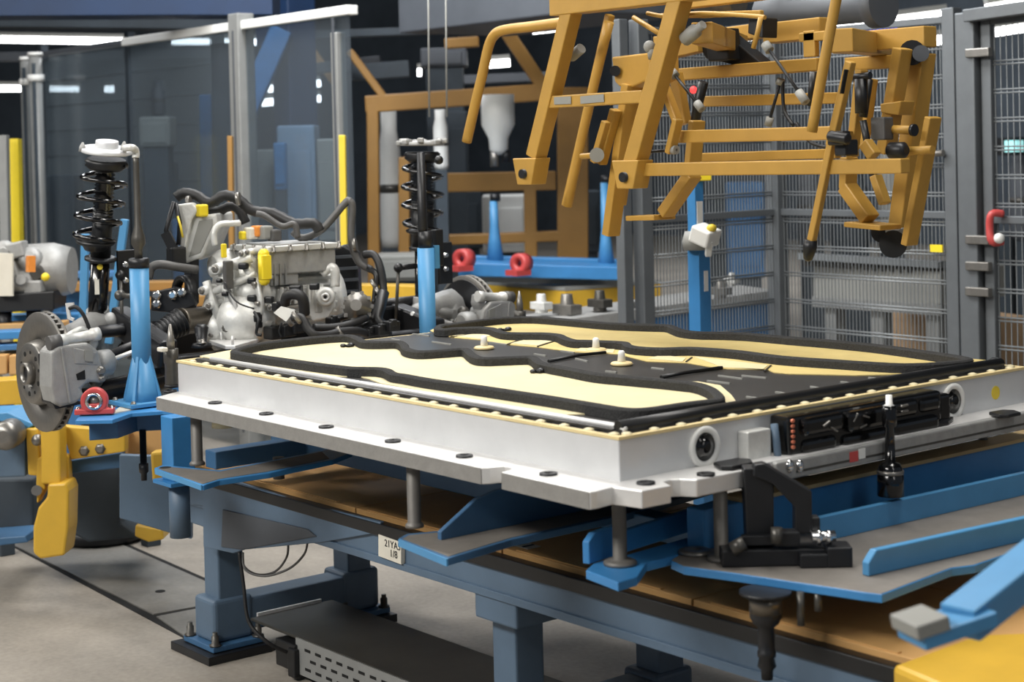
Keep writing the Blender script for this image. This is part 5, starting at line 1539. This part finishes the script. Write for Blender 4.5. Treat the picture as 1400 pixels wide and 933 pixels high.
gtube([(833, 30), (802, 160), (776, 282)], 7, YG + .25, name='thin_bar', m='gripper_yellow')
gbar((834, 20), (774, 282), 13, YG + .28, name='thin_bar')
# middle carrier arm
mp = [(836, 78), (888, 72), (889, 108), (862, 120), (846, 118), (840, 112)]
part('arm_head', MB().prism([PY(u, v, YG + .15) for u, v in mp], YA * .12), 'gripper_yellow', gr, .005)
gbar((862, 115), (835, 322), 17, YG + .16, name='carrier_arm', th=.05)
gbar((873, 115), (848, 280), 15, YG + .24, name='carrier_arm', m='gripper_yellow', th=.03)
gbar((842, 150), (822, 224), 14, YG + .12, name='side_plate', th=.03)
gbar((830, 166), (814, 222), 12, YG + .10, name='side_plate', th=.03)
gtube([(795, 214), (822, 212)], 4, YG + .1, name='cross_pin', smooth=False)
part('pivot_pin', MB().cyl(PY(816, 212, YG + .06), PY(816, 212, YG + .16), .022, n=12), 'cabinet_grey', gr)
part('pivot_pin', MB().cyl(PY(841, 97, YG + .13), PY(841, 97, YG + .16), .016, n=12), 'black_metal', gr)
# long horizontal beams to the right
gbar((918, 103), (1122, 88), 17, YR, name='cross_beam')
gbar((930, 187), (1142, 182), 18, YG + .1, name='cross_beam')
gbar((878, 232), (1238, 227), 19, YG + .02, name='cross_beam')
gbar((958, 139), (1150, 134), 15, YR + .1, name='cross_beam')
gbar((945, 216), (1146, 210), 13, YR, name='cross_beam')
gbar((1052, 46), (1130, 38), 28, YR + .1, name='cross_beam')
gbar((1146, 60), (1272, 50), 28, YR, name='cross_beam')
gbar((1160, 88), (1225, 84), 18, YR + .15, name='cross_beam')
gbar((900, 60), (1060, 40), 20, YR + .25, name='cross_beam')
gbar((905, 22), (1042, 18), 8, YG + .1, name='thin_beam')
gbar((930, 5), (1170, -25), 18, YG + .3, name='cross_beam')
gbar((898, 76), (960, 62), 18, YR, name='cross_beam')
for y_ in (.0,):
    part('depth_beam', MB().bar(PY(790, 0, YG), PY(860, 0, YR + .2), .06, .06), 'gripper_yellow', gr, .003)
    part('depth_beam', MB().bar(PY(960, 45, YG + .1), PY(1010, 62, YR + .2), .06, .06), 'gripper_yellow', gr, .003)
    part('depth_beam', MB().bar(PY(1150, 55, YG + .1), PY(1205, 62, YR + .2), .06, .06), 'gripper_yellow', gr, .003)
# hanging bars at the right
gtube([(1149, -30), (1128, 80), (1110, 180)], 7.5, YG - .05, name='round_bar')
gbar((1163, 84), (1136, 200), 15, YG + .0, name='hanging_bar')
gbar((1139, 186), (1108, 338), 13, YG + .0, name='hanging_bar')
p0, p1 = PY(1109, 328, YG), PY(1104, 357, YG)
part('rubber_tip', MB().lathe([(.016, 0), (.018, .02), (.012, .05), (.005, (p1 - p0).length)], p0, p1 - p0, 12), 'black_metal', gr)
part('pivot_joint', MB().box(PY(1147, 189, YG - .03), (.05, .03, .035)).cyl(PY(1134, 186, YG - .05), PY(1160, 190, YG - .05), .014).box(PY(1157, 202, YG), (.035, .05, .04)), 'black_metal', gr, .004)
part('slot', MB().bar(PY(1157, 95, YG - .02), PY(1151, 128, YG - .02), .012, .004, up=Vector((1, 0, 0))), 'slot_dark', gr)
gbar((1234, 66), (1211, 210), 20, YR - .1, name='hanging_leg', th=.05)
gbar((1262, 72), (1229, 335), 28, YR, name='hanging_leg', th=.06)
gbar((1276, 160), (1243, 335), 13, YR - .12, name='hanging_leg', th=.05)
part('leg_step', MB().prism([PY(u, v, YR - .14) for u, v in [(1203, 142), (1232, 138), (1228, 158), (1204, 154)]], YA * .06), 'gripper_yellow', gr, .003)
gbar((1178, 95), (1166, 205), 14, YR - .2, name='side_plate', th=.03)
gbar((1192, 108), (1180, 200), 14, YR - .1, name='side_plate', th=.03)
gbar((1160, 180), (1166, 215), 14, YR - .22, name='side_plate', th=.03)
gtube([(1212, 177), (1248, 178)], 6, YR - .18, name='cross_pin', smooth=False)
part('pin_cap', MB().cyl(PY(1247, 178, YR - .2), PY(1251, 178, YR - .2), .016, n=12), 'black_metal', gr)
gtube([(1230, 207), (1275, 205)], 6, YR - .18, name='cross_pin', smooth=False)
part('knurled_knob', MB().lathe([(.012, 0), (.022, .01), (.022, .05), (.012, .06)], PY(1214, 206, YR - .22), XA, 14), 'black_metal', gr)
part('grey_switch', MB().box(PY(1206, 176, YR - .2), (.045, .04, .06)), 'hose_grey', gr, .004)
part('pivot_pin', MB().cyl(PY(1247, 72, YR - .06), PY(1247, 72, YR + .06), .034, n=16), 'black_metal', gr)
part('pivot_pin', MB().cyl(PY(1259, 73, YR - .08), PY(1259, 73, YR + .06), .022, n=16), 'duct_grey', gr)
part('buffer_roller', MB().cyl(PY(1221, 334, YR - .1), PY(1221, 334, YR + .02), .037, n=20), 'black_plastic', gr)
part('buffer_roller', MB().cyl(PY(1205, 318, YR - .06), PY(1205, 318, YR + .02), .028, n=16), 'black_plastic', gr)
part('buffer_bracket', MB().box(PY(1228, 327, YR - .04), (.05, .05, .06)), 'cabinet_grey', gr, .004)
# hooks
gbar((1158, 255), (1190, 300), 22, YR - .15, name='hook_arm', th=.05)
gbar((1168, 306), (1218, 311), 7, YR - .15, name='hook_foot', th=.09)
gbar((1161, 215), (1159, 258), 15, YR - .15, name='hook_arm', th=.05)
gbar((948, 238), (910, 292), 19, YG + .2, name='hook_arm', th=.05)
gbar((870, 298), (909, 297), 7, YG + .2, name='hook_foot', th=.09)
gbar((953, 165), (945, 245), 13, YG + .2, name='hook_arm', th=.05)
gbar((927, 163), (916, 210), 11, YG + .05, name='side_plate', th=.03)
gbar((924, 100), (936, 170), 20, YR - .1, name='side_plate', m='gripper_yellow', th=.03)
gbar((905, 110), (926, 165), 12, YG + .3, name='side_plate', th=.03)
# swivel toggle
gbar((1186, 200), (1194, 240), 10, YR - .25, name='toggle_link', m='black_metal', th=.02)
gbar((1197, 240), (1210, 279), 14, YR - .25, name='toggle_pad', th=.03)
gbar((1183, 195), (1196, 214), 20, YR - .27, name='toggle_pad', th=.03)
# black cylinders, springs, cables
gtube([(1177, 108), (1178, 155)], 9, YR - .25, name='air_cylinder', m='black_plastic', smooth=False)
gtube([(1188, 108), (1180, 160)], 6, YR - .22, name='air_cylinder', m='black_plastic', smooth=False)
gtube([(1180, 165), (1188, 208)], 5, YR - .25, name='air_cylinder', m='black_plastic', smooth=False)
gtube([(1166, 106), (1190, 103)], 5, YR - .25, name='air_cylinder', m='black_metal', smooth=False)
for a, b, y in (((1046, 60), (1102, 140), YG + .05), ((919, 98), (960, 150), YG + .1), ((1068, 108), (1050, 172), YR), ((925, 205), (880, 208), YG + .05)):
    gs = gtube([a, b], 2.2, y, name='gas_spring', m='black_metal', n=8, smooth=False)
    p0, p1 = PY(*a, y), PY(*b, y)
    part('spring_end', MB().cyl(p1.lerp(p0, .18), p1, .012, n=10), 'cabinet_grey', gs)
    part('spring_end', MB().cyl(p0, p0.lerp(p1, .12), .013, n=10), 'cabinet_grey', gs)
gtube([(1070, 110), (1072, 150), (1085, 172)], 2.5, YR, name='cable', m='black_plastic')
gtube([(1088, 168), (1110, 196), (1150, 204)], 2.5, YR - .1, name='cable', m='black_plastic')
gtube([(962, 112), (955, 140), (950, 170)], 7, YG + .25, name='air_cylinder', m='black_plastic', smooth=False)
gtube([(1112, 98), (1108, 145)], 5, YG + .3, name='air_cylinder', m='black_plastic', smooth=False)
part('black_strap', MB().prism([PY(u, v, YR) for u, v in [(938, 36), (985, 40), (1040, 86), (1000, 88), (965, 80)]], YA * .06), 'black_plastic', gr, .004)
part('black_panel', MB().prism([PY(u, v, YR - .05) for u, v in [(962, 40), (992, 38), (996, 82), (968, 84)]], YA * .06), 'black_plastic', gr, .004)
part('control_block', MB().prism([PY(u, v, YG + .08) for u, v in [(1023, 24), (1043, 24), (1042, 52), (1022, 46)]], YA * .06), 'black_plastic', gr, .004)
part('valve', MB().lathe([(.02, 0), (.02, .05), (.012, .055), (.012, .08)], PY(936, 54, YG + .02), Vector((1, 0, .5)), 12), 'cabinet_grey', gr)
part('valve', MB().ball(PY(888, 64, YG + .05), .018).cyl(PY(892, 80, YG + .06), PY(890, 66, YG + .05), .012), 'cabinet_grey', gr)
part('valve', MB().lathe([(.016, 0), (.016, .05), (.01, .06)], PY(795, 66, YG + .06), Vector((-1, 0, -.5)), 12), 'cabinet_grey', gr)
gtube([(885, 18), (910, 22), (960, 18), (1030, 22), (1046, 24)], 3, YG + .05, name='air_line', m='gripper_yellow')
gtube([(1040, 24), (1036, 44), (1030, 66)], 3.5, YG + .04, name='air_line', m='gripper_yellow', smooth=False)
gtube([(866, 24), (905, 48)], 3.5, YG + .1, name='brace_rod', m='gripper_yellow', smooth=False)
part('motor_drum', MB().lathe([(.05, 0), (.07, .01), (.07, .12), (.05, .13), (.05, .42), (.07, .43), (.07, .47)], PY(1045, 22, YR + .25), XA, 20), 'duct_grey', gr)
part('motor_drum', MB().cyl(PY(960, 8, YR), PY(1010, 2, YR), .04, n=14), 'steel_dark', gr)
part('signal_lamp', MB().ball(PY(948, 123, YG + .3), .011), 'signal_red', gr)
part('angle_clip', MB().box(PY(1109, 60, YG + .2), (.04, .02, .07)).box(PY(1113, 50, YG + .2), (.09, .02, .025)), 'gripper_yellow', gr, .003)
# cable pair that hangs from the ceiling over the second strut
hc = root('hanging_cable', 'two thin pale cables hanging down over the second strut', 'cable', PD(595, 160, 7))
for u in (585, 609):
    part('wire', MB().tube([PD(u, -60, 7.2), PD(u + 2, 160, 7.2)], .004, 6), 'cabinet_grey', hc)

# ================================================================ transfer section at the left
tc = root('transfer_unit', 'yellow and blue transfer unit with hanging yellow hooks below the brake disc', 'conveyor', PD(120, 740, 5.9))
TD = 5.75


def tprism(name, px, t, depth, m, bevel=.004, dirv=None):
    return part(name, MB().prism([PD(u, v, t) for u, v in px], (dirv or FWD) * depth), m, tc, bevel)


tprism('cross_plate', [(84, 583), (171, 590), (171, 618), (97, 629)], TD, .05, 'hook_yellow')
for u, v in ((115, 617), (137, 614)):
    part('plate_bolt', bolt_mb(PD(u, v, TD), -FWD, .014, .012), 'steel', tc)
hk = tprism('hook_arm', [(55, 585), (82, 585), (83, 663), (56, 663)], TD - .10, .09, 'hook_yellow', .008)
tprism('hook_arm', [(35, 586), (52, 586), (56, 652), (38, 650)], TD - .04, .06, 'hook_yellow', .006)
tprism('hook_arm', [(50, 628), (58, 624), (62, 668), (50, 690), (49, 660)], TD - .06, .06, 'hook_yellow', .006)
tprism('hook_arm', [(84, 622), (93, 624), (96, 680), (86, 684)], TD - .02, .05, 'hook_yellow', .006)
tprism('hook_foot', [(65, 662), (90, 661), (94, 672), (93, 724), (88, 760), (55, 765), (45, 757), (45, 722), (52, 695), (64, 680)], TD - .12, .13, 'hook_yellow', .008)
part('hook_pin', MB().cyl(PD(50, 671, TD - .13), PD(50, 671, TD), .018, n=12), 'steel', tc)
part('hook_pin', MB().ball(PD(51, 602, TD - .08), .02), 'steel', tc)
tprism('side_plate', [(163, 622), (262, 626), (262, 738), (163, 709)], TD - .05, .03, 'steel_blue')
tprism('top_rail', [(97, 630), (166, 619), (166, 640), (97, 648)], TD + .05, .06, 'beam_blue')
tprism('wood_block', [(170, 588), (225, 586), (225, 626), (170, 622)], TD + .15, .3, 'brown_cover')
tprism('yellow_clip', [(205, 619), (226, 617), (226, 664), (208, 661)], TD - .15, .06, 'hook_yellow', .01)
tprism('yellow_foot', [(185, 718), (222, 724), (224, 738), (203, 742), (184, 734)], TD + .25, .12, 'hook_yellow', .006)
tprism('tan_plate', [(170, 588), (172, 588), (172, 622), (170, 622)], TD + .1, .1, 'brown_cover')
tprism('blue_box', [(-30, 568), (35, 586), (35, 652), (-30, 655)], TD - .02, .25, 'steel_blue', .006)
tprism('blue_rail', [(-30, 566), (10, 564), (48, 581), (36, 588)], TD - .03, .2, 'blue_paint', .004)
part('steel_roller', MB().lathe([(.02, 0), (.045, .01), (.05, .03), (.05, .1), (.03, .14)], PD(4, 598, TD - .16), -FWD * .4 + RIGHT * .0 + FWD * 1.4, 20), 'steel', tc)
tprism('dark_base', [(98, 640), (163, 634), (163, 715), (190, 735), (120, 742), (98, 730)], TD + .35, .3, 'hall_mid', .01)
tprism('dark_base', [(-30, 655), (45, 655), (45, 740), (-30, 745)], TD + .3, .3, 'hall_mid', .01)
part('floor_foot', MB().prism([PD(u, v, TD + .1) for u, v in [(-30, 738), (35, 733), (38, 742), (-30, 750)]], FWD * .2), 'beam_blue', tc, .004)
part('floor_leg', MB().bar(PD(205, 690, TD + .9), Vector((PD(205, 690, TD + .9).x, PD(205, 690, TD + .9).y, FL)), .06, .06), 'hall_mid', tc, .004)
part('floor_leg', MB().bar(PD(5, 690, TD + .8), Vector((PD(5, 690, TD + .8).x, PD(5, 690, TD + .8).y, FL)), .06, .06), 'hall_mid', tc, .004)
part('tool_drum', MB().lathe([(.16, 0), (.18, .02), (.18, .05), (.13, .07)], PZ(140, 738, FL + .001), ZA, 20), 'black_metal', tc)

# second motor on its own line, far left
dm = root('spare_drive_unit', 'blurred grey drive unit with a white label on the next line, far left', 'motor', PD(28, 420, 7.2))
part('motor_body', MB().lathe([(.06, 0), (.11, .03), (.12, .2), (.1, .28)], PD(10, 370, 7.2), RIGHT, 20), 'alu_grey', dm)
for i_, (u, v, r) in enumerate(((6, 345, .05), (24, 342, .045), (42, 354, .05), (54, 374, .035), (30, 384, .055), (48, 394, .045), (62, 380, .022), (14, 372, .05))):
    q = PD(u, v, 7.1)
    if i_ % 2:
        part('casting_block', MB().box(q, (r * 1.8, r * 1.4, r * 1.5), frame(Vector((.7, .6, .2 * i_ % 1)))), ('alu_grey', 'steel_dark')[i_ % 3 == 0], dm, .008)
    else:
        part('casting_lug', MB().lathe([(r * .7, -r), (r, -r * .8), (r, r * .3), (r * .6, r * .5), (r * .4, r * .5), (r * .4, r)], q, -FWD + Vector((.4, 0, .2 * (i_ % 3))), 14), 'alu_grey', dm)
part('white_label', MB().prism([PD(-5, 346, 7.0), PD(17, 347, 7.0), PD(17, 405, 7.0), PD(-5, 405, 7.0)], FWD * .02), 'paper', dm)
part('tray', MB().prism([PD(-10, 404, 7.05), PD(74, 398, 7.05), (PD(74, 424, 7.05)), PD(-10, 428, 7.05)], FWD * .2), 'black_plastic', dm, .006)
part('orange_plug', MB().bar(PD(42, 350, 6.95), PD(42, 372, 6.95), .03, .03), 'orange', dm)
part('yellow_cap', MB().ball(PD(62, 379, 6.95), .018), 'bright_yellow', dm)
for u in (6, 46):
    part('stand', MB().cyl(PD(u, 425, 7.1), PD(u, 460, 7.1), .03), 'black_metal', dm)
fr = root('side_line', 'blurred blue and yellow conveyor of the next line at the left edge', 'conveyor', PD(20, 540, 6.9))
fr2 = root('rear_line', 'blurred ochre and blue conveyor rails behind the motor and left strut', 'conveyor', PD(180, 400, 8.5))
for (u0, v0, u1, v1, th, m, nm, t_) in ((-20, 436, 150, 432, 10, 'blue_deep', 'blue_rail', 7.3), (-20, 458, 60, 455, 11, 'blue_deep', 'blue_rail', 7.0), (-20, 475, 60, 471, 8, 'far_blue', 'blue_rail', 7.0), (-20, 446, 90, 443, 8, 'brown_cover', 'brown_strip', 7.1),
                                        (-20, 536, 110, 528, 34, 'hook_yellow', 'yellow_beam', 6.6), (80, 392, 260, 390, 12, 'portal_yellow', 'yellow_beam', 8.5), (60, 376, 180, 374, 8, 'far_blue', 'blue_rail', 8.6), (190, 415, 290, 410, 14, 'portal_yellow', 'yellow_beam', 8.4), (480, 400, 585, 402, 24, 'hook_yellow', 'yellow_beam', 8.0), (480, 430, 560, 432, 30, 'navy', 'blue_rail', 7.6)):
    p0, p1 = PD(u0, v0, t_), PD(u1, v1, t_)
    part(nm, MB().bar(p0, p1, .12, th / FPX * t_), m, fr if t_ < 7.4 else fr2, .004)
for u0, u1 in ((-12, 9), (12, 34), (37, 60)):
    part('brown_block', MB().prism([PD(u0, 486, 6.9), PD(u1, 485, 6.9), PD(u1, 512, 6.9), PD(u0, 514, 6.9)], FWD * .2), 'brown_cover', fr, .006)
for u in (-5, 70):
    q = PD(u, 540, 6.75)
    part('leg', MB().bb(q.x - .05, q.x + .05, q.y - .05, q.y + .05, FL, q.z - .03), 'far_blue', fr, .004)
for u in (90, 250):
    q = PD(u, 400, 8.6)
    part('leg', MB().bb(q.x - .05, q.x + .05, q.y - .05, q.y + .05, FL, q.z), 'far_blue', fr2, .004)
for u in (500, 570):
    q = PD(u, 410, 8.0)
    part('leg', MB().bb(q.x - .05, q.x + .05, q.y - .05, q.y + .05, FL, q.z - .03), 'far_blue', fr2, .004)
